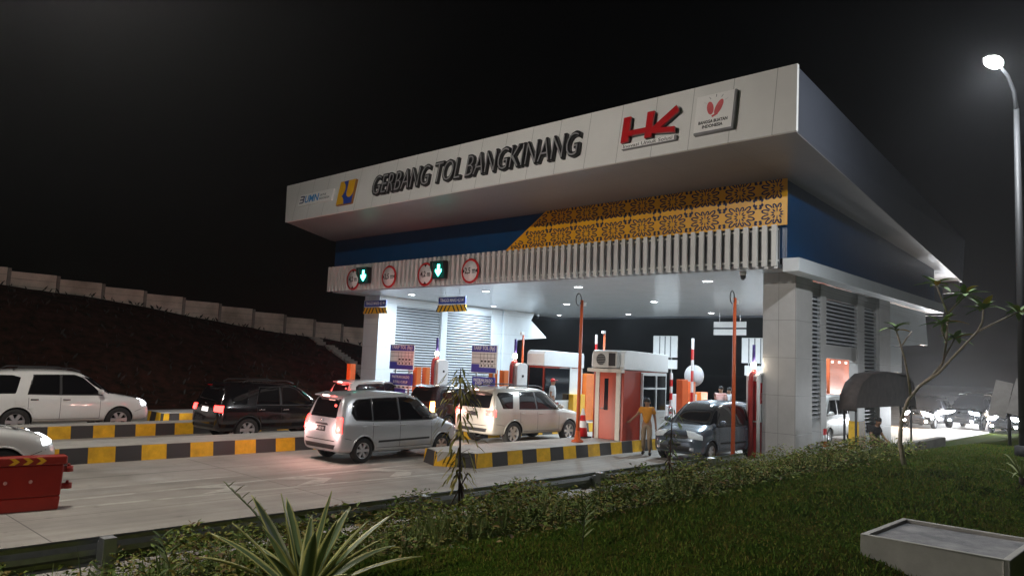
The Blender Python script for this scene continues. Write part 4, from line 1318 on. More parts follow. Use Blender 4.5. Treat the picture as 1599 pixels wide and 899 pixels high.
# ================================================================== tariff boards
def tariff(y, x, zbase, label, third):
    t = empty('tariff_board', M=facing(x, y, 0))
    tag(t, label, 'tariff board', 'blue and white tariff boards')
    W2 = 0.8 if third else 0.66
    z0, z1 = (2.23, 3.29) if third else (2.30, 3.34)
    b = MB(); b.box(-W2, W2, z0, z1, -0.03, 0.03); b.build('board', sign_white, t)
    b = MB(); b.box(-W2+.01, W2-.01, z1-0.26, z1-0.02, 0.031, 0.036); b.box(-W2+.01, W2-.01, z0+0.02, z0+0.2, 0.031, 0.036); b.box(-W2+.01, -W2*0.35, z0+0.2, z0+0.32, 0.031, 0.036); b.build('blue_band', sign_violet, t)
    mesh_obj('lettering', text_mesh('TARIF TOL (Rp)', 0.2, 0.004, 0.004, width=W2*1.75), sign_white, t, T(0, z1-0.13, 0.039))
    b = MB()
    for k in range(5):
        xx = -W2*0.28+k*W2*0.28
        b.box(xx, xx+0.012, z0+0.2, z1-0.30, 0.031, 0.034)
    for zz in (z0+0.34, z0+0.56, z1-0.34):
        b.box(-W2+.03, W2-.03, zz, zz+0.012, 0.0345, 0.037)
    for k in range(4):
        xx = -W2*0.23+k*W2*0.28
        b.box(xx, xx+W2*0.16, z0+0.40, z0+0.47, 0.031, 0.035)
        b.box(xx+0.02, xx+W2*0.12, z0+0.23, z0+0.31, 0.031, 0.035)
    b.build('table_lines', text_black, t)
    z2, z3 = (1.58, 2.06) if third else (1.83, 2.15)
    b = MB(); b.box(-W2+.08, W2-.06, z2, z3, -0.03, 0.03); b.build('notice_board', sign_violet, t)
    if third:
        mesh_obj('lettering', text_mesh('PASTIKAN SALDO', 0.15, 0.004, 0.003, width=1.15), sign_white, t, T(0.01, 1.92, 0.034))
        mesh_obj('lettering', text_mesh('E-TOLL CUKUP', 0.15, 0.004, 0.003, width=0.95), sign_white, t, T(0.01, 1.71, 0.034))
        b = MB(); b.box(-0.75, 0.3, 1.24, 1.42, -0.03, 0.03); b.build('notice_board', sign_violet, t)
        b = MB(); b.box(-0.8, 0.75, 1.44, 1.55, -0.028, 0.02)
        b.build('symbol_strip', sign_white, t)
        b = MB()
        for k in range(5): b.box(-0.7+k*0.28, -0.56+k*0.28, 1.465, 1.525, 0.021, 0.026)
        b.build('symbols', text_black, t)
    else:
        mesh_obj('lettering', text_mesh('PASTIKAN SALDO', 0.15, 0.004, 0.003, width=1.0), sign_white, t, T(0.01, 2.03, 0.034))
        mesh_obj('lettering', text_mesh('E-TOLL CUKUP', 0.15, 0.004, 0.003, width=0.8), sign_white, t, T(0.01, 1.91, 0.034))
    b = MB()
    for s in (-0.45, 0.45): b.tube([(s, zbase, -0.07), (s, z1, -0.07)], 0.04, 8)
    b.build('post', steel, t)
tariff(25.5, 20.6, 0.0, 'blue and white tariff board beside the left pillar', True)
tariff(20.12, 20.2, 0.37, 'blue and white tariff board above the off-road car, nearer of the two', False)

# ================================================================== card readers
pipe_red = mat('red_pipe', (0.42, 0.03, 0.025), 0.4)
cab_white = mat('reader_cabinet_white', (0.78, 0.79, 0.80), 0.35, var=0.03, dirt=0.08)
reader_lamp = glow('reader_lamp', (1.0, 0.88, 0.66), 45)
violet_tube = mat('violet_tube', (0.07, 0.04, 0.25), 0.4)
def reader(x, y, zb, label, face_red=False):
    t = empty('card_reader', (x, y, zb))
    tag(t, label, 'card reader', 'toll card readers')
    h = 2.72-zb
    b = MB()
    b.prism([(-.3, 1.15), (.3, 1.15), (.3, h-.1), (.24, h-.02), (.16, h), (-.16, h), (-.24, h-.02), (-.3, h-.1)], 'y', -.22, .22)
    b.build('cabinet', cab_white, t, 0.02)
    b = MB(); b.box(-.22, .22, -.16, .16, 0, 1.15); b.build('pedestal', red if face_red else cab_white, t, 0.02)
    b = MB(); b.lathe([(.05, -.225), (.05, -.245)], 12, 'y', 0, T(0.02, 0, h-.5)); b.build('slot', text_black, t)
    b = MB(); b.tube([(-.42, 0, 0), (-.42, 0, h-.25), (-.40, 0, h-.08), (-.33, 0, h+.02), (-.15, 0, h+.05)], [.075]*5, 10); b.build('guard_pipe', pipe_red, t)
    if face_red:
        b = MB(); b.tube([(-.4, -.25, 0), (-.4, -.25, h-.1), (-.3, -.25, h), (.3, -.25, h), (.4, -.25, h-.1), (.4, -.25, 0)], .06, 8); b.build('guard_hoop', cab_white, t)
        b = MB(); b.box(-.308, -.301, -.15, .15, 1.2, h-.25); b.box(-.22, .22, -.228, -.221, 1.75, h-.3); b.build('red_panel', sign_red, t)
        b = MB(); b.box(-.12, .2, -.236, -.229, 1.85, 2.1); b.build('display', sign_white, t)
    b = MB(); b.tube([(-.22, 0, h+.02), (-.22, 0, h+.16)], .045, 8); b.build('lamp_base', pipe_red, t)
    b = MB(); b.ball((-.22, 0, h+.26), (.085, .085, .12), 10, 7); b.build('lamp', reader_lamp, t)
    b = MB(); b.tube([(-.22, 0, h+.36), (-.22, 0, h+.93)], .055, 8); b.build('lamp_tube', violet_tube, t)
    lamp('reader_light', 'POINT', (-.22, -.16, h+.28), 5, (1, .9, .72), 0.06, t)
reader(22.13, 24.75, 0.37, 'white card reader with a red guard pipe, left of the dark brown car roof')
reader(22.0, 20.0, 0.37, 'white card reader with a red guard pipe beside the farther orange booth')
reader(23.75, 11.0, 0.0, 'red card reader in a white hoop behind the blue grey people carrier', True)

# ================================================================== booths
booth_white = mat('booth_white', (0.74, 0.78, 0.80), 0.35, var=0.03, scale=1.5, dirt=0.06)
booth_red = mat('booth_orange_red', (0.36, 0.030, 0.009), 0.4, var=0.07, scale=1.5, dirt=0.1)
door_red = mat('booth_door', (0.47, 0.050, 0.012), 0.38, var=0.06, scale=1.5)
cream = mat('cream_trim', (0.60, 0.56, 0.50), 0.5, var=0.05)
booth_glass = mat('booth_glass', (0.012, 0.014, 0.018), 0.08, spec=0.6)
def booth(x, y, zb, L_, W_, label, window_front=False, ac=True):
    """front face (with door) towards -X, near long side towards -Y; origin at the near front corner"""
    t = empty('toll_booth', (x, y, zb))
    tag(t, label, 'toll booth', 'orange toll booths')
    h0 = 2.27; h1 = 2.88
    b = MB(); b.box(0, L_, 0, W_, 0, h0); w_ = b.build('wall', booth_red, t, 0.01)
    b = MB()
    ov = 0.06
    b.prism([(-ov-.02, h0+.02), (L_+ov, h0-.03), (L_+ov, h1-.1), (L_+ov-.06, h1-.02), (0.1, h1+.03), (0.0, h1+.0), (-ov-.02, h1-.12)], 'y', -ov, W_+ov)
    b.build('roof', booth_white, t, 0.02)
    # white window section of the near side
    xs = 0.98
    b = MB(); b.box(xs, L_+.01, -.03, -.002, 0, h0-.05); b.build('side_panel', booth_white, t, 0.005)
    if not window_front:
        wx0, wx1, wz0, wz1 = xs+.06, L_-.05, .95, 2.12
        b = MB(); b.box(wx0, wx1, -.036, -.0305, wz0, wz1); b.build('window', booth_glass, t)
        b = MB()
        for q in ((wx0, wx1, wz1, wz1+.06), (wx0, wx1, wz0-.06, wz0), (wx0, wx1, 1.66, 1.72)): b.box(q[0], q[1], -.075, -.037, q[2], q[3])
        b.box(wx0+.78, wx0+.84, -.08, -.038, wz0, wz1)
        b.box(wx0-.05, wx0, -.08, -.031, wz0-.06, wz1+.06)
        b.build('window_frame', booth_white, t)
        # door on the front face
        b = MB(); b.box(-.03, -.002, .28, W_-.27, 0.02, 2.2); d_ = b.build('door', door_red, t, 0.006)
        b = MB(); b.box(-.036, -.0305, W_-.62, W_-.46, .95, 1.98); b.build('door_window', booth_glass, d_)
        b = MB(); b.tube([(-.03, W_-.36, 1.0), (-.07, W_-.36, 1.0), (-.07, W_-.45, 1.0)], .014, 6); b.build('handle', steel, d_)
        b = MB(); b.box(-.05, -.002, .10, .275, 0, 2.26); b.build('door_jamb', cream, t, 0.008)
        b = MB(); b.box(-.05, -.002, W_-.265, W_-.10, 0, 2.26); b.build('door_jamb', cream, t, 0.008)
        b = MB(); b.box(-.26, -.08, -.08, W_+.1, 2.18, 2.30); b.build('door_canopy', cream, t, 0.01)
    else:
        b = MB(); b.box(-.03, -.002, .06, W_-.05, .9, 2.2); b.build('window', booth_glass, t)
        wx1 = 1.62
        b = MB(); b.box(.03, wx1, -.036, -.0305, .9, 2.2); b.build('window', booth_glass, t)
        b = MB(); b.box(wx1, wx1+.08, -.06, -.031, .82, 2.25); b.box(0.0, wx1, -.06, -.031, .82, .9); b.box(-.05, -.031, 0.0, W_, .82, .9); b.build('window_frame', booth_white, t)
    if ac:
        b = MB(); b.box(-.10, .22, -.0, .72, h0+.06, h0+.10); b.build('ac_shelf', cream, t)
    return t
booth(20.5, 14.0, 0.37, 2.55, 1.2, 'orange red toll booth with a door and rooftop air conditioner on the nearest island')
booth(23.35, 19.82, 0.37, 2.5, 0.82, 'farther orange toll booth with a wide dark window, behind the off-road car', True, False)
# air conditioner unit, on the near front corner
ac_m = mat('air_conditioner_casing', (0.55, 0.55, 0.53), 0.5, var=0.05, dirt=0.1)
t = empty('air_conditioner', (20.26, 14.0, 2.68))
tag(t, 'boxy outdoor air conditioner unit fixed to the front of the near booth roof', 'air conditioner')
b = MB(); b.box(-.02, .155, .12, 1.08, .02, .56); b.build('casing', ac_m, t, 0.015)
b = MB(); b.lathe([(.22, -.022), (.22, -.04), (.19, -.04), (.19, -.024)], 24, 'x', 0, T(0, .74, .29), caps=False)
for k in range(7): b.box(-.038, -.03, .56, .92, .11+k*.055, .118+k*.055)
b.build('fan_grille', ac_m, t)
b = MB(); b.lathe([(.0001, -.021), (.19, -.021)], 20, 'x', 0, T(0, .74, .29), caps=False); b.build('fan', text_black, t)
b = MB(); b.box(-.024, -.0205, .17, .44, .08, .5); b.build('side_vent', trim_dark, t)

# ================================================================== poles, booms and bollards
def orange_pole(x, y, zb, h, hook, label, r_=0.055):
    t = empty('orange_pole', (x, y, zb))
    tag(t, label, 'pole', 'orange poles on the islands')
    b = MB(); b.tube([(0, 0, 0), (0.0, 0, h*0.4), (0.0, 0, h)], [r_*1.15, r_, r_*0.85], 10); b.build('post', orange, t)
    b = MB(); b.lathe([(.19, 0), (.19, .05), (.10, .09), (.07, .35)], 12); b.build('base', orange if hook else rubber, t)
    if hook:
        pts = []
        for k in range(13):
            a = -0.8+2*PI*k/12*0.93
            pts.append((-.17+.17*math.cos(a)*0.8, 0, h+.0+.19*math.sin(a)))
        b = MB(); b.tube(pts, 0.016, 6); b.build('cable_loop', black, t)
        b = MB(); b.box(.02, .16, -.06, .06, h-.18, h-.06); b.build('sensor', cab_white, t, 0.01)
    else:
        b = MB(); b.box(-.16, .02, -.05, .05, h-.12, h); b.build('sensor', cab_white, t, 0.01)
orange_pole(20.93, 10.4, 0.0, 4.94, True, 'tall orange pole with a cable loop, before the blue grey car')
orange_pole(18.86, 14.55, 0.37, 4.42, True, 'tall orange pole with a cable loop, between the off-road car and the near booth')
orange_pole(26.9, 19.45, 0.37, 3.9, False, 'orange pole rising just behind the near booth roof', 0.05)
orange_pole(22.6, 20.35, 0.37, 3.6, False, 'orange pole rising behind the farther booth roof', 0.05)
white_boom = mat('boom_white', (0.72, 0.72, 0.72), 0.4)
def boom(x, y, zb, z0, z1, label, mcol):
    t = empty('barrier_boom', (x, y, zb))
    tag(t, label, 'barrier boom', 'raised barrier booms')
    b = MB(); b.box(-.2, .2, -.17, .17, 0, 1.05); b.build('housing', mcol, t, 0.02)
    b = MB(); n_ = 7; 
    for k in range(n_):
        a0 = z0-zb+(z1-z0)*k/n_; a1 = z0-zb+(z1-z0)*(k+1)/n_
        b.box(-.05, .05, -.26, -.20, a0, a1, k % 2)
    b.build('arm', [white_boom, red], t)
    b = MB(); b.lathe([(.09, -.19), (.09, -.275)], 12, 'y', 0, T(0, 0, .9)); b.build('hinge', steel, t)
boom(26.75, 20.0, 0.37, 1.2, 4.1, 'raised red and white boom left of the near booth roof', orange_box)
boom(25.45, 14.55, 0.37, 1.1, 3.92, 'raised red and white boom right of the near booth, beside the round sign', cab_white)
boom(24.3, 14.75, 0.37, 0.9, 2.6, 'short red and white boom close against the near booth window', cab_white)
def bollard(x, y, zb, h, label, m=orange_box, w_=.2):
    t = empty('bollard', (x, y, zb))
    tag(t, label, 'bollard', 'square orange posts on the islands')
    b = MB(); b.box(-w_, w_, -.13, .13, 0, h); b.build('post', m, t, 0.015)
    b = MB(); b.box(-w_-.03, w_+.03, -.16, .16, 0, .05); b.build('base', steel, t)
bollard(20.85, 24.75, .37, 2.0, 'square orange post just right of the left tariff board', orange_box, .13)
bollard(21.35, 24.75, .37, 2.0, 'square orange post touching the left card reader', orange_box, .12)
bollard(20.0, 28.3, .37, 2.0, 'lone square orange post left of the tall left pillar', orange_box, .15)
bollard(20.9, 20.3, .37, 2.05, 'square orange post at the right edge of the nearer tariff board', orange_box, .12)
bollard(21.25, 20.05, .37, 2.05, 'square orange post beside the middle card reader', orange_box, .13)
bollard(26.2, 19.75, .37, 2.02, 'wide orange post left of the near booth', orange_box, .28)
bollard(25.05, 14.5, .37, 2.0, 'square orange post at the far end of the near booth', orange, .2)
bollard(26.35, 14.9, .37, 1.92, 'square orange post in front of the round sign back', orange, .18)
ybox = mat('yellow_box_enamel', (0.80, 0.44, 0.02), 0.4, var=0.06, dirt=0.15)
bollard(25.3, 19.62, .37, 1.15, 'yellow block below the farther booth', ybox, .4)
bollard(26.9, 19.65, .37, 1.12, 'yellow block at the foot of the left boom', ybox, .22)
bollard(26.4, 15.2, .37, 1.42, 'broad pale grey cabinet behind the near booth', booth_white, .8)
bollard(30.0, 16.4, 0, 1.8, 'orange box shaped post beyond the people in striped shirts', orange_box, .3)

# round sign back and board backs on the exit side
t = empty('round_sign', (26.7, 15.0, .37))
tag(t, 'grey back of a round road sign on a post, behind the near booth', 'road sign')
b = MB(); b.lathe([(.0001, -.02), (.42, -.02), (.42, .02), (.0001, .02)], 28, 'x', 0, T(.1, 0, 2.15), caps=False); b.build('disc', mat('sign_back_grey', (.5, .5, .52), .5), t)
b = MB(); b.tube([(.0, 0, 0), (.0, 0, 2.6)], .035, 8); b.build('post', steel, t)
b = MB(); b.box(-.03, .0, -.05, .42, 1.25, 1.6); b.build('small_plate', sign_white, t)
def board_back(y, z0, z1, w_, label):
    t = empty('blank_sign', M=facing(44, y, 0))
    tag(t, label, 'tariff board')
    b = MB(); b.box(-w_, w_, z0, z1, -.03, .03); b.build('board', sign_white, t)
    b = MB()
    for s in (-.45, .0, .45): b.box(w_*s-.03, w_*s+.03, z0+.03, z1-.03, .031, .06)
    b.build('stiffener', sign_grey, t)
    b = MB(); b.box(-w_+.2, w_, z0-.75, z0-.15, -.03, .03); b.build('lower_board', sign_white, t)
    b = MB()
    for s in (-.5, .5): b.tube([(w_*s, 0, -.06), (w_*s, z1, -.06)], .05, 8)
    b.build('post', steel, t)
board_back(26.8, 3.5, 4.93, .92, 'blank back of a white board beyond the near booth roof')
board_back(20.5, 3.3, 4.85, .85, 'blank back of a white board beside the right pillar')

# security cameras under the canopy
for x, y, z, lb in ((23.0, 11.15, 6.0, 'dark dome camera under the ceiling beside the right pillar'), (38.0, 33.0, 6.0, 'dark dome camera at the far left corner of the ceiling')):
    t = empty('security_camera', (x, y, z)); tag(t, lb, 'camera')
    b = MB(); b.lathe([(.11, 0), (.11, -.10), (.09, -.12)], 14); b.build('mount', cab_white, t)
    b = MB(); b.ball((0, 0, -.15), (.095, .095, .13), 12, 8); b.build('dome', black, t)
# painted guards on the right wall
b = MB(); b.box(29.56, 30.31, 9.70, 10.07, 0.0, 1.1)
gpart(b, 'painted_base', yellow)
t = empty('striped_post', (25.55, 9.45, 0)); tag(t, 'short red and white striped post at the foot of the right pillar', 'bollard')
b = MB()
for k in range(5): b.lathe([(.06, k*.2), (.06, k*.2+.2)], 12, 'z', k % 2)
b.build('post', [red, sign_white], t)
b = MB(); b.lathe([(.12, 0), (.12, .03)], 12); b.build('base', steel, t)

# ================================================================== red water barrier, traffic cones
wb_red = mat('barrier_red_plastic', (0.30, 0.015, 0.006), 0.45, var=0.1, scale=2, dirt=0.15)
t = empty('water_barrier', (3.35, 14.5, 0), R(-6)); tag(t, 'red plastic water barrier on the road at the lower left', 'water barrier')
b = MB()
b.hexa([(-1.05, -.26, 0), (1.02, -.26, 0), (1.02, .26, 0), (-1.05, .26, 0)], [(-1.07, -.25, .22), (1.04, -.25, .22), (1.04, .25, .22), (-1.07, .25, .22)])
b.hexa([(-1.07, -.23, .221), (1.04, -.23, .221), (1.04, .23, .221), (-1.07, .23, .221)], [(-1.10, -.12, .72), (1.08, -.12, .72), (1.08, .12, .72), (-1.10, .12, .72)])
b.hexa([(-1.13, -.15, .721), (1.12, -.15, .721), (1.12, .15, .721), (-1.13, .15, .721)], [(-1.13, -.14, .86), (1.12, -.14, .86), (1.12, .14, .86), (-1.13, .14, .86)])
b.build('body', wb_red, t, 0.025)
b = MB()
for z in (.30, .58):
    b.lathe([(.075, z), (.075, z+.09)], 14, 'z', 0, T(1.17, 0, 0)); b.box(1.0, 1.15, -.05, .05, z, z+.09)
    b.lathe([(.025, z+.0901), (.02, z+.13)], 8, 'z', 0, T(1.17, 0, 0))
b.build('coupling', wb_red, t)
b = MB()
for k in range(3):
    x = .28+k*.19
    b.prism([(x, .74), (x+.08, .74), (x+.15, .795), (x+.08, .85), (x, .85), (x+.07, .795)], 'y', -.155, -.149)
b.build('chevrons', sign_yellow, t)
b = MB()
for x in (-.6, -.1, .25, .6): b.lathe([(.03, -.175), (.025, -.19)], 10, 'y', 0, T(x, -.02, .47))
b.build('plugs', mat('pale_plug', (.6, .3, .27), .5), t)
def cone(x, y, zb, h, label):
    t = empty('traffic_cone', (x, y, zb)); tag(t, label, 'traffic cone')
    b = MB(); b.box(-.22, .22, -.22, .22, 0, .05); b.build('base', rubber, t, 0.01)
    b = MB()
    b.lathe([(.18, .05), (.14, h*.35)], 18, 'z', 0); b.lathe([(.14, h*.35), (.11, h*.58)], 18, 'z', 1); b.lathe([(.11, h*.58), (.08, h*.78)], 18, 'z', 0); b.lathe([(.08, h*.78), (.035, h)], 18, 'z', 1)
    b.build('body', [red, sign_white], t)
cone(20.15, 15.35, .37, .95, 'red and white traffic cone on the near island beside the booth')

# ================================================================== right-hand side: dark awning, low wall, boards, truck
fabric = mat('dark_awning_fabric', (0.075, 0.058, 0.052), 0.85, var=0.25, scale=3, bump=.2)
t = empty('awning', (25.2, 8.35, 0)); tag(t, 'dark fabric awning with a rounded top beside the right wall of the gate', 'awning')
b = MB()
pr = [(0, 1.7), (.15, 2.15), (.6, 2.55), (1.5, 2.85), (3.1, 2.98), (5.6, 2.92), (6.4, 2.6), (6.7, 1.7)]
b.prism(pr+[(x*.985+.05, z-.05) for x, z in reversed(pr)], 'y', 0.0, 0.55, 0, None, True)
b.prism([(x*.98+.06, z-.06 if z > 1.75 else z+.05) for x, z in pr], 'y', 0.04, 0.07)
b.build('canopy', fabric, t)
for x in (.35, 6.4):
    for y in (.12, .48):
        b = MB(); b.tube([(x, y, .0), (x, y, 2.0 if x < 1 else 2.5)], .04, 8); b.build('post', dark_frame, t)
b = MB(); b.box(21.3, 30.5, 7.05, 7.3, .1, .74)
tag(b.build('low_wall', concrete, None, .015), 'low grey concrete wall in front of the dark awning', 'wall')
t = empty('leaning_boards', (23.9, 4.0, 1.0), R(20)); tag(t, 'two pale boards tilted on a dark post before the glaring headlights', 'sign')
for k, (yy, aa) in enumerate(((.20, 12), (-.24, 15))):
    b = MB(); b.box(-.02, .02, -.2, .2, -.48, .48); o = b.build('board', mat('weathered_board', (.34, .32, .31), .8, var=.15, dirt=.2), t); o.location = (0, yy, 1.32+.06*k); o.rotation_euler = (R(aa), 0, 0)
b = MB(); b.tube([(.06, .0, 0), (.06, 0, 1.6)], .04, 8); b.build('post', dark_frame, t)
truck_orange = mat('truck_orange_paint', (0.55, 0.11, 0.03), 0.35, var=.06, scale=1.5, dirt=.15, coat=.3)
t = empty('cargo_truck', (40.4, 15.7, 0)); tag(t, 'orange box truck beyond the white van, seen through the right wall opening', 'truck')
b = MB(); b.box(0, 5.2, -1.0, 1.15, .95, 3.65); b.build('cargo_box', truck_orange, t, .03)
b = MB(); b.hexa([(-1.7, -.95, .6), (-.1, -.95, .6), (-.1, 1.05, .6), (-1.7, 1.05, .6)], [(-1.35, -.9, 2.5), (-.1, -.9, 2.55), (-.1, 1.0, 2.55), (-1.35, 1.0, 2.5)]); cb2 = b.build('cab', truck_orange, t, .05)
b = MB(); b.hexa([(-1.53, -.8, 1.6), (-1.5, -.8, 1.6), (-1.5, .9, 1.6), (-1.53, .9, 1.6)], [(-1.41, -.75, 2.3), (-1.36, -.75, 2.3), (-1.36, .85, 2.3), (-1.41, .85, 2.3)]); b.build('windscreen', glass_dark, cb2)
b = MB(); b.box(-1.6, 5.1, -.5, .65, .55, .94); b.build('chassis', trim_dark, t)
for x in (-.9, 3.9):
    for s in (-.85, .98):
        b = MB(); b.lathe([(.2, -.13), (.45, -.12), (.48, -.06), (.48, .06), (.45, .12), (.2, .13)], 24, 'y', 0, T(x, s, .48)); b.build('wheel', rubber, t)
patch_glow = glow('bright_patch', (1, .9, .8), 1.3)  # three small bright patches that glow, near the top of the box
b = MB()
for k in range(3): b.box(.2+k*1.0, .5+k*1.0, -1.02, -1.001, 3.42, 3.54)
b.build('bright_patch', patch_glow, t)

# concrete chamber with a recessed cover in the lawn
t = empty('concrete_chamber', (8.45, 1.93, .69), R(-1)); tag(t, 'square concrete chamber with a recessed stained cover in the lawn', 'concrete chamber')
b = MB()
X2, Y2, th_ = .64, .615, .055
zt = .555
b.box(-X2, X2, -Y2, -Y2+th_, -.35, zt); b.box(-X2, X2, Y2-th_, Y2, -.35, zt)
b.box(-X2, -X2+th_, -Y2+th_, Y2-th_, -.35, zt); b.box(X2-th_, X2, -Y2+th_, Y2-th_, -.35, zt)
b.build('wall', mat('pale_concrete', (.60, .58, .54), .8, var=.14, scale=3, bump=.1, bscale=70, dirt=.3), t, .008)
b = MB(); b.box(-X2+th_, X2-th_, -Y2+th_, Y2-th_, .42, zt-.035); b.build('cover', mat('stained_cover', (.36, .34, .34), .7, var=.2, scale=3, alt=(.09, .09, .10), bump=.3), t)
b = MB(); b.hexa([(9.0, 6.6, .55), (10.3, 6.35, .52), (10.5, 7.0, .42), (9.2, 7.25, .45)], [(9.0, 6.6, .66), (10.3, 6.35, .63), (10.5, 7.0, .53), (9.2, 7.25, .56)])
tag(b.build('concrete_slab', concrete, None, .01), 'pale concrete slab lying among the shrubs', 'slab')
# ================================================================== people
def skin_mesh(pts, edges, radii, mats, root=0, lv=2):
    me = bpy.data.meshes.new('skin')
    me.from_pydata(pts, edges, [])
    o = bpy.data.objects.new('skin', me); COL.objects.link(o)
    o.modifiers.new('s', 'SKIN').use_smooth_shade = True
    d = me.skin_vertices[0].data
    for i, r_ in enumerate(radii):
        d[i].radius = (r_, r_) if isinstance(r_, (int, float)) else r_
        d[i].use_root = (i == root)
    s = o.modifiers.new('u', 'SUBSURF'); s.levels = lv; s.render_levels = lv
    bpy.context.view_layer.update()
    out = bpy.data.meshes.new_from_object(o.evaluated_get(bpy.context.evaluated_depsgraph_get()))
    bpy.data.objects.remove(o)
    out.polygons.foreach_set('use_smooth', [True]*len(out.polygons))
    out.materials.clear()
    out.materials.append(mats)
    return out
skin_m = mat('skin_tone', (0.30, 0.16, 0.095), 0.55, var=.08)
hair_m = mat('dark_hair', (0.008, 0.007, 0.006), 0.6)
shoe_m = mat('dark_shoe', (0.02, 0.018, 0.017), 0.6)
def person(label, loc, rz, shirt, trousers, pose=None, scale=1.0, cap=None, seated=False):
    t = empty('person', loc, rz); t.scale = (scale,)*3
    tag(t, label, 'person')
    J = dict(pel=(0, 0, .93), spi=(0.0, 0, 1.12), che=(.01, 0, 1.33), nek=(.0, 0, 1.47), hdb=(.02, 0, 1.55), hdt=(.03, 0, 1.66))
    for s, k in ((1, 'l'), (-1, 'r')):
        J['sh'+k] = (0, s*.175, 1.41); J['el'+k] = (-.03, s*.24, 1.12); J['wr'+k] = (.05, s*.26, .87)
        J['hp'+k] = (0, s*.09, .90); J['kn'+k] = (.03, s*.11, .49); J['an'+k] = (-.02, s*.12, .09); J['to'+k] = (.14, s*.14, .04)
    J.update(pose or {})
    pts = []; eds = []; rad = []
    ix = {}
    def add(k, r_, par=None, p=None):
        ix[k] = len(pts); pts.append(p or J[k]); rad.append(r_)
        if par: eds.append((ix[par], ix[k]))
    add('pel', (.135, .10)); add('spi', (.125, .09), 'pel'); add('che', (.15, .10), 'spi'); add('nek', .052, 'che'); add('hdb', (.072, .082), 'nek'); add('hdt', (.078, .092), 'hdb')
    for k in 'lr':
        add('sh'+k, .058, 'che'); add('el'+k, .041, 'sh'+k); add('wr'+k, .028, 'el'+k)
        e = Vector(J['el'+k]); w = Vector(J['wr'+k]); d = (w-e).normalized()
        n = d.cross(Vector((1, 0, 0.01))).normalized()
        palm = w+d*.06
        add('pa'+k, (.036, .016), 'wr'+k, tuple(palm))
        side = d.orthogonal().normalized()
        for f, (off, ln) in enumerate(((-.026, .065), (-.009, .078), (.009, .074), (.026, .058))):
            p1 = palm+d*.035+side*off
            p2 = p1+d*ln*.55+n*.008
            p3 = p2+d*ln*.45+n*.018
            add(f'f{f}a'+k, .0095, 'pa'+k, tuple(p1)); add(f'f{f}b'+k, .0085, f'f{f}a'+k, tuple(p2)); add(f'f{f}c'+k, .007, f'f{f}b'+k, tuple(p3))
        p1 = w+d*.03+side*.04
        p2 = p1+d*.045+side*.02
        add('tha'+k, .011, 'wr'+k, tuple(p1)); add('thb'+k, .009, 'tha'+k, tuple(p2))
        add('hp'+k, .092, 'pel'); add('kn'+k, .058, 'hp'+k); add('an'+k, .038, 'kn'+k); add('to'+k, .036, 'an'+k)
    body = mesh_obj('body', skin_mesh(pts, eds, rad, skin_m), skin_m, t)
    hd = Vector(J['hdt']); hb = Vector(J['hdb'])
    # nose, ears and eyes
    b = MB()
    b.ball((hb.x+.092, hb.y, hb.z+.035), (.018, .014, .02), 8, 6)
    for s in (1, -1): b.ball((hb.x, hb.y+s*.083, hb.z+.045), (.022, .01, .03), 8, 6)
    mesh_obj('face_detail', b.mesh('f', skin_m), skin_m, t)
    b = MB()
    for s in (1, -1): b.ball((hb.x+.078, hb.y+s*.032, hb.z+.062), (.01, .013, .008), 8, 6)
    b.ball((hb.x+.082, hb.y, hb.z-.01), (.008, .024, .005), 8, 6)
    mesh_obj('eyes_and_mouth', b.mesh('e', hair_m), hair_m, t)
    b = MB(); b.ball((hd.x-.03, hd.y, hd.z+.0), (.098, .088, .085), 12, 8)
    if cap:
        b.lathe([(.10, 0.0), (.12, .002), (.12, .012)], 14, 'z', 0, T(hd.x+.05, hd.y, hd.z+.015))
    mesh_obj('cap' if cap else 'hair', b.mesh('h', cap or hair_m), cap or hair_m, t)
    # shirt with short sleeves
    pts2 = [J['pel'], J['spi'], J['che'], tuple(Vector(J['nek'])*.82+Vector(J['che'])*.18)]
    r2_ = [(.158, .118), (.152, .114), (.182, .13), .088]
    e2 = [(0, 1), (1, 2), (2, 3)]
    for k in 'lr':
        i = len(pts2)
        a, c = Vector(J['sh'+k]), Vector(J['el'+k])
        pts2 += [tuple(a), tuple(a*.35+c*.65)]; r2_ += [.086, .066]; e2 += [(2, i), (i, i+1)]
    mesh_obj('shirt', skin_mesh(pts2, e2, r2_, shirt), shirt, t)
    pts3 = [tuple(Vector(J['pel'])+Vector((0, 0, .04))), J['pel']]; r3 = [(.146, .108), (.152, .114)]; e3 = [(0, 1)]
    for k in 'lr':
        i = len(pts3)
        a, c = Vector(J['kn'+k]), Vector(J['an'+k])
        pts3 += [J['hp'+k], J['kn'+k], tuple(a*.12+c*.88)]; r3 += [.108, .076, .062]; e3 += [(1, i), (i, i+1), (i+1, i+2)]
    mesh_obj('trousers', skin_mesh(pts3, e3, r3, trousers), trousers, t)
    for k in 'lr':
        a = Vector(J['an'+k]); c = Vector(J['to'+k])
        b = MB(); b.tube([a+Vector((-.03, 0, -.03)), a*.5+c*.5+Vector((0, 0, -.01)), c+Vector((.03, 0, 0))], [.052, .05, .036], 10)
        b.build('shoe', shoe_m, t)
    return t
mustard = mat('mustard_shirt', (0.55, 0.22, 0.015), 0.8, var=.12, scale=6)
khaki = mat('khaki_trousers', (0.28, 0.21, 0.14), 0.85, var=.1, scale=6)
stripe_m = mat('striped_shirt_cloth', (0.62, 0.50, 0.47), 0.85, var=.1, alt=(.42, .12, .10), scale=9, stretch=(.2, .2, 3))
pale_shirt = mat('pale_shirt_cloth', (0.55, 0.58, 0.6), 0.85, var=.1, scale=6)
dark_cloth = mat('dark_cloth', (0.02, 0.019, 0.02), 0.9, var=.2)
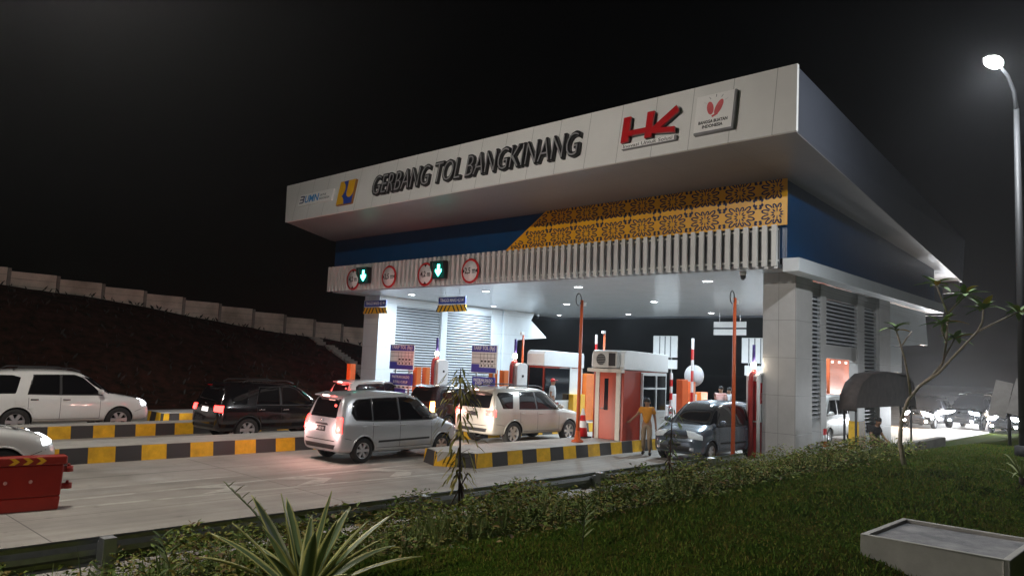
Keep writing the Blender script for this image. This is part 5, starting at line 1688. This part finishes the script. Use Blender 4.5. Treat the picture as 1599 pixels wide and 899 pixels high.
person('man in mustard shirt and khaki trousers by the near kerb, one arm out', (20.75, 13.25, 0), R(205), mustard, khaki,
       dict(elr=(.02, -.30, 1.22), wrr=(.10, -.47, 1.06), ell=(-.09, .23, 1.14), wrl=(-.06, .27, .88), knl=(.10, .10, .50), anl=(.0, .11, .10), tol=(.15, .13, .04), knr=(-.02, -.10, .49), anr=(-.18, -.11, .11), tor=(-.04, -.12, .05)), 1.03)
person('man in a red and white striped shirt standing beyond the blue grey car', (27.6, 14.25, .37), R(185), stripe_m, dark_cloth, None, 1.03)
person('person in a pale shirt standing beside the man in stripes', (28.2, 14.2, .37), R(170), pale_shirt, dark_cloth, None, 1.0)
person('man in a grey shirt and red cap on the island behind the off-road car', (23.6, 19.55, .37), R(300), pale_shirt, dark_cloth, None, 1.03, red)
person('person in dark clothes sitting on the low wall by the awning', (24.0, 7.45, -.12), R(250), dark_cloth, dark_cloth,
       dict(pel=(0, 0, .95), hpl=(.05, .1, .93), hpr=(.05, -.1, .93), knl=(.43, .13, .92), knr=(.43, -.12, .92), anl=(.42, .13, .45), anr=(.40, -.12, .45), tol=(.56, .14, .40), tor=(.55, -.13, .40),
            ell=(.12, .26, 1.14), wrl=(.34, .16, 1.02), elr=(.12, -.26, 1.14), wrr=(.34, -.14, 1.02), spi=(.03, 0, 1.14), che=(.08, 0, 1.33), nek=(.12, 0, 1.46), hdb=(.16, 0, 1.53), hdt=(.19, 0, 1.63)), 1.0)
# ================================================================== vegetation
def leafmat(name, stops, rough=.75, trans=0.25):
    """leaf material whose colour differs from leaf to leaf"""
    m = bpy.data.materials.new(name); m.use_nodes = True
    nt = m.node_tree; b = nt.nodes['Principled BSDF']
    g = nt.nodes.new('ShaderNodeNewGeometry')
    r = nt.nodes.new('ShaderNodeValToRGB')
    while len(r.color_ramp.elements) < len(stops): r.color_ramp.elements.new(0.5)
    for e, (p, c) in zip(r.color_ramp.elements, stops):
        e.position = p; e.color = (*c, 1)
    nt.links.new(g.outputs['Random Per Island'], r.inputs['Fac'])
    nt.links.new(r.outputs['Color'], b.inputs['Base Color'])
    b.inputs['Roughness'].default_value = rough
    b.inputs['Subsurface Weight'].default_value = 0.0
    MATS[name] = m
    return m
shrub_m = leafmat('shrub_leaves', [(0.0, (.06, .13, .01)), (.35, (.14, .21, .018)), (.66, (.25, .25, .03)), (.88, (.24, .15, .035)), (1.0, (.10, .05, .018))])
grass_m = leafmat('grass_blades', [(0.0, (.06, .14, .006)), (.5, (.125, .22, .010)), (.8, (.19, .23, .018)), (1.0, (.26, .19, .04))])
frang_m = leafmat('frangipani_leaves', [(0.0, (.09, .20, .035)), (.8, (.18, .30, .06)), (.86, (.6, .34, .02)), (1.0, (.7, .42, .03))])
sap_m = leafmat('sapling_leaves', [(0.0, (.22, .23, .04)), (.5, (.34, .30, .07)), (1.0, (.46, .35, .10))])
weed_m = leafmat('weed_leaves', [(0.0, (.10, .16, .03)), (1.0, (.22, .26, .08))])
bark = mat('grey_bark', (.48, .41, .34), .85, var=.25, scale=12, bump=.4)
twig = mat('dark_twig', (.05, .03, .02), .85, var=.3)
stake_m = mat('bamboo_stake', (.06, .035, .025), .8, var=.3)

def quads(name, P, D, N, L_, W_, m, fold=0.0):
    """many leaves as one mesh: centre base P, direction D, normal-ish N (n,3), length, width"""
    n = len(P)
    D = D/np.linalg.norm(D, axis=1)[:, None]
    S = np.cross(D, N); S /= np.linalg.norm(S, axis=1)[:, None]+1e-9
    U = np.cross(S, D)
    L_ = L_[:, None]; W_ = W_[:, None]
    a = P; b = P+D*L_*.45+S*W_*.5+U*W_*fold; c = P+D*L_-np.array([0, 0, 1])*L_*fold*.6; d = P+D*L_*.45-S*W_*.5+U*W_*fold
    V = np.stack([a, b, c, d], 1).reshape(-1, 3)
    i = np.arange(n)*4
    F = np.stack([i, i+1, i+2, i, i+2, i+3], 1).reshape(-1, 3)
    me = bpy.data.meshes.new(name)
    me.vertices.add(len(V)); me.vertices.foreach_set('co', V.ravel().astype(np.float32))
    me.loops.add(F.size); me.loops.foreach_set('vertex_index', F.ravel().astype(np.int32))
    me.polygons.add(len(F)); me.polygons.foreach_set('loop_start', (np.arange(len(F))*3).astype(np.int32))
    me.polygons.foreach_set('loop_total', np.full(len(F), 3, dtype=np.int32))
    me.update(calc_edges=True)
    me.materials.append(m)
    return me
gv = np.vectorize(lambda x, y: ground(x, y))

# lawn
def lawn(n, x0, x1, y0, y1):
    x = x0+(x1-x0)*rng.random(n)**1.7; y = y0+(y1-y0)*rng.random(n)
    bare = np.array([noise.noise(Vector((float(q)*.55, float(w)*.55, 21)))+.5*noise.noise(Vector((float(q)*2.2, float(w)*2.2, 8))) for q, w in zip(x, y)])
    keep = (rng.random(n) < np.clip(1.15-1.6*np.clip(bare-.12, 0, 1), .15, 1)) & ~((np.abs(x-8.45) < .66) & (np.abs(y-1.93) < .635)) & (x*.15-2.2 < y)
    x, y = x[keep], y[keep]; n = len(x)
    z = gv(x, y)-.01
    a = rng.random(n)*2*PI; tilt = rng.random(n)*.9
    D = np.stack([np.cos(a)*tilt, np.sin(a)*tilt, np.ones(n)], 1)
    N = np.stack([np.cos(a+1.3), np.sin(a+1.3), np.zeros(n)+.2], 1)
    patch = np.array([noise.noise(Vector((float(q)*.8, float(w)*.8, 4))) for q, w in zip(x, y)])
    L_ = (.02+.045*rng.random(n))*(1+.6*patch)
    W_ = (.008+.006*rng.random(n))*(1+x*.05)
    me = quads('grass', np.stack([x, y, z], 1), D, N, L_, W_, grass_m)
    return mesh_obj('grass', me, grass_m)
g_ = lawn(190000, 2.0, 24.0, -1.5, 6.6)
tag(g_, 'short green lawn on the bank', 'grass', kind='stuff')
# planted band of low shrubs, one continuous mass
def shrubs(n):
    x = -2+22.5*rng.random(n); y = 4.7+4.35*rng.random(n)
    dens = np.array([noise.noise(Vector((float(q)*.9, float(w)*.9, 7)))+.55*noise.noise(Vector((float(q)*2.4, float(w)*2.4, 1))) for q, w in zip(x, y)])
    edge = np.clip((y-4.9-.5*dens)/1.0, 0, 1)*1.0
    keep = rng.random(n) < np.clip(edge*(.55+1.05*dens), 0, 1)
    slab_ = (x > 8.9) & (x < 10.6) & (y > 6.3) & (y < 7.3)
    keep &= ~slab_
    x, y, dens = x[keep], y[keep], dens[keep]; n = len(x)
    hgt = np.clip((.28+.46*dens)+.10*np.clip((x-9)/8, 0, 1), .06, .62)*np.clip((y-4.6)/1.2, .3, 1)+.22*np.clip((y-7.6)/.8, 0, 1)
    z = gv(x, y)+hgt*rng.random(n)**.75
    a = rng.random(n)*2*PI
    D = np.stack([np.cos(a), np.sin(a), .9*rng.random(n)-.1], 1)
    N = np.stack([rng.normal(0, .5, n), rng.normal(0, .5, n), np.ones(n)], 1)
    L_ = .028+.085*rng.random(n)**2; W_ = L_*(.26+.28*rng.random(n))
    return mesh_obj('shrubbery', quads('shrubbery', np.stack([x, y, z], 1), D, N, L_, W_, shrub_m, .18), shrub_m)
tag(shrubs(300000), 'low leafy ground cover along the guard rail', 'shrubs', kind='stuff')
# tufts: upright grass sprigs among the shrubs
def sprigs(n):
    x = -1+21*rng.random(n); y = 5.3+3.4*rng.random(n)
    k = 7
    X = np.repeat(x, k)+rng.normal(0, .035, n*k); Y = np.repeat(y, k)+rng.normal(0, .035, n*k)
    Z = gv(X, Y)
    a = rng.random(n*k)*2*PI; tl = .15+.5*rng.random(n*k)
    D = np.stack([np.cos(a)*tl, np.sin(a)*tl, np.ones(n*k)], 1)
    N = np.stack([np.cos(a), np.sin(a), np.zeros(n*k)], 1)
    L_ = np.repeat(.25+.35*rng.random(n), k)*(.6+.5*rng.random(n*k)); W_ = .012+.01*rng.random(n*k)
    return mesh_obj('undergrowth', quads('undergrowth', np.stack([X, Y, Z], 1), D, N, L_, W_, weed_m, .1), weed_m)
tag(sprigs(900), 'thin upright grass sprigs growing through the ground cover', 'undergrowth', kind='stuff')
# rough dark growth on the far slope
def slope_growth(n):
    x = -12+55*rng.random(n); y = 35.5+13*rng.random(n)
    z = gv(x, y)
    a = rng.random(n)*2*PI
    D = np.stack([np.cos(a)*.7, np.sin(a)*.7, np.ones(n)], 1); N = np.stack([np.cos(a+1), np.sin(a+1), np.zeros(n)], 1)
    L_ = .15+.3*rng.random(n); W_ = L_*.3
    return mesh_obj('undergrowth', quads('undergrowth', np.stack([x, y, z], 1), D, N, L_, W_, slope_m, .1), slope_m)
slope_m = leafmat('slope_weeds', [(0.0, (.006, .009, .003)), (.6, (.012, .011, .004)), (1.0, (.03, .012, .008))])
tag(slope_growth(1400), 'rough dark weeds on the far slope', 'weeds', kind='stuff')

def leaf_poly(b, base, d, up_, L_, W_, curl=.25, n=6, m=0):
    """one long leaf with a folded midrib that bends down"""
    d = Vector(d).normalized(); up_ = Vector(up_)
    s = d.cross(up_).normalized(); u = s.cross(d).normalized()
    vs = []; fs = []
    for k in range(n+1):
        t = k/n
        w = W_*math.sin(PI*min(1, .08+t*.92))**.8*.5
        c = Vector(base)+d*L_*t+Vector((0, 0, -1))*curl*L_*t*t
        vs += [tuple(c+s*w+u*w*.3), tuple(c), tuple(c-s*w+u*w*.3)]
    for k in range(n):
        o = k*3
        fs += [(o, o+1, o+4, o+3), (o+1, o+2, o+5, o+4)]
    b.add(vs, fs, m, True)
def add_solidify(o, th_=.002):
    s = o.modifiers.new('thick', 'SOLIDIFY'); s.thickness = th_
# ---- frangipani in the lawn
FX = 16.4
t = empty('frangipani_tree', (FX, 4.5, 1.0)); tag(t, 'bare limbed frangipani tree with leaf rosettes, right of the gate', 'tree')
def wp(pts, dx=None):
    return [(0 if dx is None else dx[i], y-4.5, z-1.0) for i, (y, z) in enumerate(pts)]
tr = [(4.51, .95), (4.6, 1.5), (4.57, 1.94), (4.45, 2.33), (4.23, 2.63)]
b = MB(); b.tube(wp(tr), [.055, .042, .036, .033, .03], 10); b.build('trunk', bark, t)
limbs = [
    ([(4.40, 2.42), (4.40, 2.8), (4.42, 3.15), (4.53, 3.76)], [0, -.15, -.3, -.5], [.035, .03, .027, .022], True),
    ([(4.44, 3.40), (4.38, 3.52), (4.30, 3.68)], [-.38, -.34, -.25], [.022, .02, .016], False),
    ([(4.23, 2.63), (4.02, 2.85), (3.86, 3.1), (3.81, 3.54), (3.79, 4.04)], [0, .1, .2, .25, .3], [.04, .035, .03, .028, .025], False),
    ([(3.79, 4.04), (3.92, 4.48), (3.96, 4.67)], [.3, .2, .12], [.025, .022, .02], True),
    ([(3.79, 4.06), (3.66, 4.28), (3.53, 4.50)], [.3, .45, .6], [.025, .022, .02], True),
    ([(4.23, 2.63), (3.87, 2.88), (3.52, 3.27), (3.14, 3.67)], [0, -.15, -.3, -.45], [.04, .034, .03, .028], False),
    ([(3.14, 3.67), (3.05, 3.85), (3.03, 4.12)], [-.45, -.5, -.5], [.025, .022, .02], True),
    ([(3.14, 3.67), (2.78, 3.88), (2.49, 4.05)], [-.45, -.4, -.3], [.025, .022, .02], True),
    ([(3.87, 2.93), (3.8, 3.3), (3.70, 3.62)], [-.12, .25, .5], [.025, .022, .018], True),
    ([(3.81, 3.5), (3.86, 3.72), (3.80, 3.9)], [.25, .1, .05], [.022, .02, .018], True)]
tips = []
for pts, dx, rr, tip in limbs:
    b = MB(); q = wp(pts, dx); b.tube(q, [v*.72 for v in rr], 8); b.build('limb', bark, t)
    if tip: tips.append((Vector(q[-1]), (Vector(q[-1])-Vector(q[-2])).normalized()))
for i, (p, d) in enumerate(tips):
    b = MB()
    nl = (10, 15, 14, 14, 14, 12, 11)[i % 7]
    for k in range(nl):
        a = 2*PI*k/nl+random.random()*.5
        el = random.uniform(-.35, .75)
        dr = Vector((math.cos(a)*math.cos(el), math.sin(a)*math.cos(el), math.sin(el)))+d*.25
        leaf_poly(b, p-d*random.uniform(0, .08), dr, (0, 0, 1), random.uniform(.26, .46), random.uniform(.09, .13), random.uniform(.1, .4))
    o = b.build('leaf_rosette', frang_m, t)
# ---- staked saplings beside the rail
def sapling(x, y, zb, h, label, lean, nleaf, drop, mm, spread):
    t = empty('sapling', (x, y, zb)); tag(t, label, 'sapling', 'young staked trees by the guard rail')
    b = MB(); b.tube([(0, 0, 0), (lean*.3, 0, h*.4), (lean*.7, 0, h*.75), (lean, 0, h)], [.022, .018, .014, .007], 8); b.build('trunk', twig, t)
    for k in range(3):
        a = k*2.1+.5
        b = MB(); b.tube([(.38*math.cos(a), .38*math.sin(a), -.02), (-.10*math.cos(a), -.10*math.sin(a), .92)], .014, 6); b.build('support_stake', stake_m, t)
    b = MB()
    for k in range(nleaf):
        f = random.uniform(.30, 1.0)
        zc = h*f
        a = random.random()*2*PI
        rr = random.uniform(.02, spread)*(1.15-abs(f-.72)*1.4)
        p = Vector((lean*f+rr*math.cos(a), rr*math.sin(a), zc+random.uniform(-.05, .05)))
        dr = Vector((math.cos(a)*.5, math.sin(a)*.5, -drop+random.uniform(-.3, .4)))
        leaf_poly(b, p, dr, (math.cos(a), math.sin(a), .4), random.uniform(.11, .20), random.uniform(.028, .05), .2, 4)
    b.build('crown', mm, t)
    b = MB()
    for k in range(9):
        f = random.uniform(.4, .95); a = random.random()*2*PI
        b.tube([(lean*f, 0, h*f), (lean*f+spread*.7*math.cos(a), spread*.7*math.sin(a), h*f+.06)], [.006, .003], 5)
    b.build('twigs', twig, t)
sapling(8.1, 8.45, .12, 2.5, 'staked sapling with drooping yellow green leaves, in front of the off-road car', -.12, 150, .6, sap_m, .34)
sapling(14.12, 8.45, .1, 1.8, 'thin staked sapling with a small tuft of leaves before the blue grey car', .1, 45, .3, weed_m, .22)
# ---- variegated agave in the foreground
ag = bpy.data.materials.new('agave_leaf'); ag.use_nodes = True
nt = ag.node_tree; pb = nt.nodes['Principled BSDF']
at_ = nt.nodes.new('ShaderNodeUVMap'); sx = nt.nodes.new('ShaderNodeSeparateXYZ'); nt.links.new(at_.outputs[0], sx.inputs[0])
e_ = mathn(nt, 'ABSOLUTE', mathn(nt, 'SUBTRACT', sx.outputs[0], .5))
nz = nt.nodes.new('ShaderNodeTexNoise'); nz.inputs['Scale'].default_value = 9
e_ = mathn(nt, 'ADD', e_, mathn(nt, 'MULTIPLY', mathn(nt, 'SUBTRACT', nz.outputs['Fac'], .5), .12))
rp = nt.nodes.new('ShaderNodeValToRGB')
for e, (p, c) in zip(rp.color_ramp.elements, ((.30, (.13, .19, .08)), (.37, (.52, .50, .17)))): e.position = p; e.color = (*c, 1)
nt.links.new(e_, rp.inputs['Fac']); nt.links.new(rp.outputs['Color'], pb.inputs['Base Color']); pb.inputs['Roughness'].default_value = .45
t = empty('agave', (3.05, 4.72, 1.0)); tag(t, 'variegated agave with long yellow edged leaves at the bottom of the view', 'agave')
for k in range(26):
    a = k*2.39996; el = 1.35-1.0*(k/26)**.8+random.uniform(-.08, .08)
    L_ = random.uniform(.80, 1.06)*(1.0 if k > 5 else .85); W_ = random.uniform(.058, .082)
    d = Vector((math.cos(a)*math.cos(el), math.sin(a)*math.cos(el), math.sin(el)))
    s = d.cross(Vector((0, 0, 1))).normalized(); u = s.cross(d).normalized()
    n = 10; vs = []; fs = []; uv = []
    for i in range(n+1):
        q = i/n
        w = W_*(.62+.9*q-1.0*q*q)*(1-q**5)*.75+.001
        c = d*L_*q+Vector((0, 0, -1))*.28*L_*q*q*math.cos(el)
        for j in range(5):
            v = (j-2)/2
            vs.append(tuple(c+s*w*v+u*(abs(v)**1.5)*w*.35)); uv.append((j/4, q))
    for i in range(n):
        for j in range(4):
            o = i*5+j; fs.append((o, o+1, o+6, o+5))
    me = bpy.data.meshes.new('leaf'); me.from_pydata(vs, [], fs); me.materials.append(ag)
    ul = me.uv_layers.new(name='UVMap')
    for lp in me.loops: ul.data[lp.index].uv = uv[lp.vertex_index]
    me.polygons.foreach_set('use_smooth', [True]*len(me.polygons))
    o = bpy.data.objects.new('leaf', me); COL.objects.link(o); o.parent = t; add_solidify(o, .006)
# ---- tall weeds standing out of the ground cover
def weed(x, y, h, lean, label, pairs=9, size=.09, mm=None):
    t = empty('tall_weed', (x, y, ground(x, y))); tag(t, label, 'weed', 'tall weeds by the guard rail')
    lx, ly = lean
    P = [Vector((lx*q**1.6, ly*q**1.6, h*q)) for q in (0, .25, .5, .75, 1)]
    b = MB(); b.tube(P, [.007, .006, .005, .004, .002], 6); b.build('stem', weed_stem, t)
    b = MB()
    for k in range(pairs):
        q = .22+.76*k/(pairs-1)
        c = Vector((lx*q**1.6, ly*q**1.6, h*q))
        for s in (1, -1):
            a = .9+s*PI/2+random.uniform(-.3, .3)
            dr = Vector((math.cos(a)*.7, math.sin(a)*.7, .75))
            leaf_poly(b, c, dr, (0, 0, 1), 1.35*size*(1.15-.5*q)*random.uniform(.8, 1.2), size*.40, .1, 4)
    b.build('leaves', mm or weed_m, t)
weed_stem = mat('weed_stem_green', (.10, .12, .05), .7, var=.2)
weed(3.65, 5.9, .85, (-.62, .0), 'leaning weed with a feathery stem arching left above the agave', 13, .10)
weed(4.0, 6.0, .55, (.28, -.1), 'leaning weed arching right above the agave', 10, .08)
weed(2.72, 6.0, .50, (-.12, .05), 'leafy weed left of the agave, against the pale road', 7, .13)
weed(2.15, 6.1, .38, (.03, .0), 'short weed near the lower left, by the first rail post', 6, .09)
weed(3.05, 6.2, .40, (.08, .0), 'small weed between the leafy weed and the agave', 6, .09)
weed(4.75, 6.2, .42, (.1, .0), 'weed just right of the agave tips', 7, .09)
weed(6.2, 6.4, .40, (.05, .05), 'weed standing before the sapling stakes', 7, .09)
weed(7.1, 6.0, .52, (-.05, .0), 'tall thin weed before the kerb of the near island', 9, .08)
weed(7.4, 6.3, .48, (.15, .0), 'weed leaning right before the kerb of the near island', 8, .08)
weed(5.7, 4.3, .48, (.08, .02), 'pale leafy weed rising from the lawn edge near the middle', 8, .12)
weed(9.2, 7.4, .5, (-.12, .0), 'weed beside the pale concrete slab', 7, .08)
weed(13.5, 7.8, .55, (.1, .0), 'weed before the bonnet of the blue grey car', 8, .09)
weed(16.0, 8.0, .5, (-.05, .0), 'weed before the foot of the tall orange pole', 8, .09)
weed(19.8, 8.3, .55, (-.25, .0), 'weed arching across the foot of the right pillar', 9, .08)
# ---- strap leaved plant at the right edge
t = empty('strap_leaf_plant', (15.6, 2.45, .98)); tag(t, 'strap leaved plant cut off by the right edge', 'plant')
b = MB()
for k in range(22):
    a = k*2.4; el = random.uniform(.5, 1.4)
    leaf_poly(b, (0, 0, .15), (math.cos(a)*math.cos(el), math.sin(a)*math.cos(el), math.sin(el)), (0, 0, 1), random.uniform(.6, .95), .045, .45, 8)
b.build('leaves', frang_m if False else weed_m, t)
b = MB(); b.tube([(0, 0, 0), (0, 0, .18)], .05, 8); b.build('stem', twig, t)
# ================================================================== night haze
if HAZE > 0:
    hm = bpy.data.materials.new('haze'); hm.use_nodes = True
    nt = hm.node_tree; nt.nodes.clear()
    ou = nt.nodes.new('ShaderNodeOutputMaterial'); pv = nt.nodes.new('ShaderNodeVolumePrincipled')
    pv.inputs['Color'].default_value = (.86, .88, .92, 1); pv.inputs['Density'].default_value = HAZE; pv.inputs['Anisotropy'].default_value = 0.72
    nt.links.new(pv.outputs['Volume'], ou.inputs['Volume'])
    b = MB(); b.box(-122.5, 441, -123, 475, -2.0, 14.5)
    tag(b.build('haze', hm), 'thin night haze', 'haze', kind='stuff')
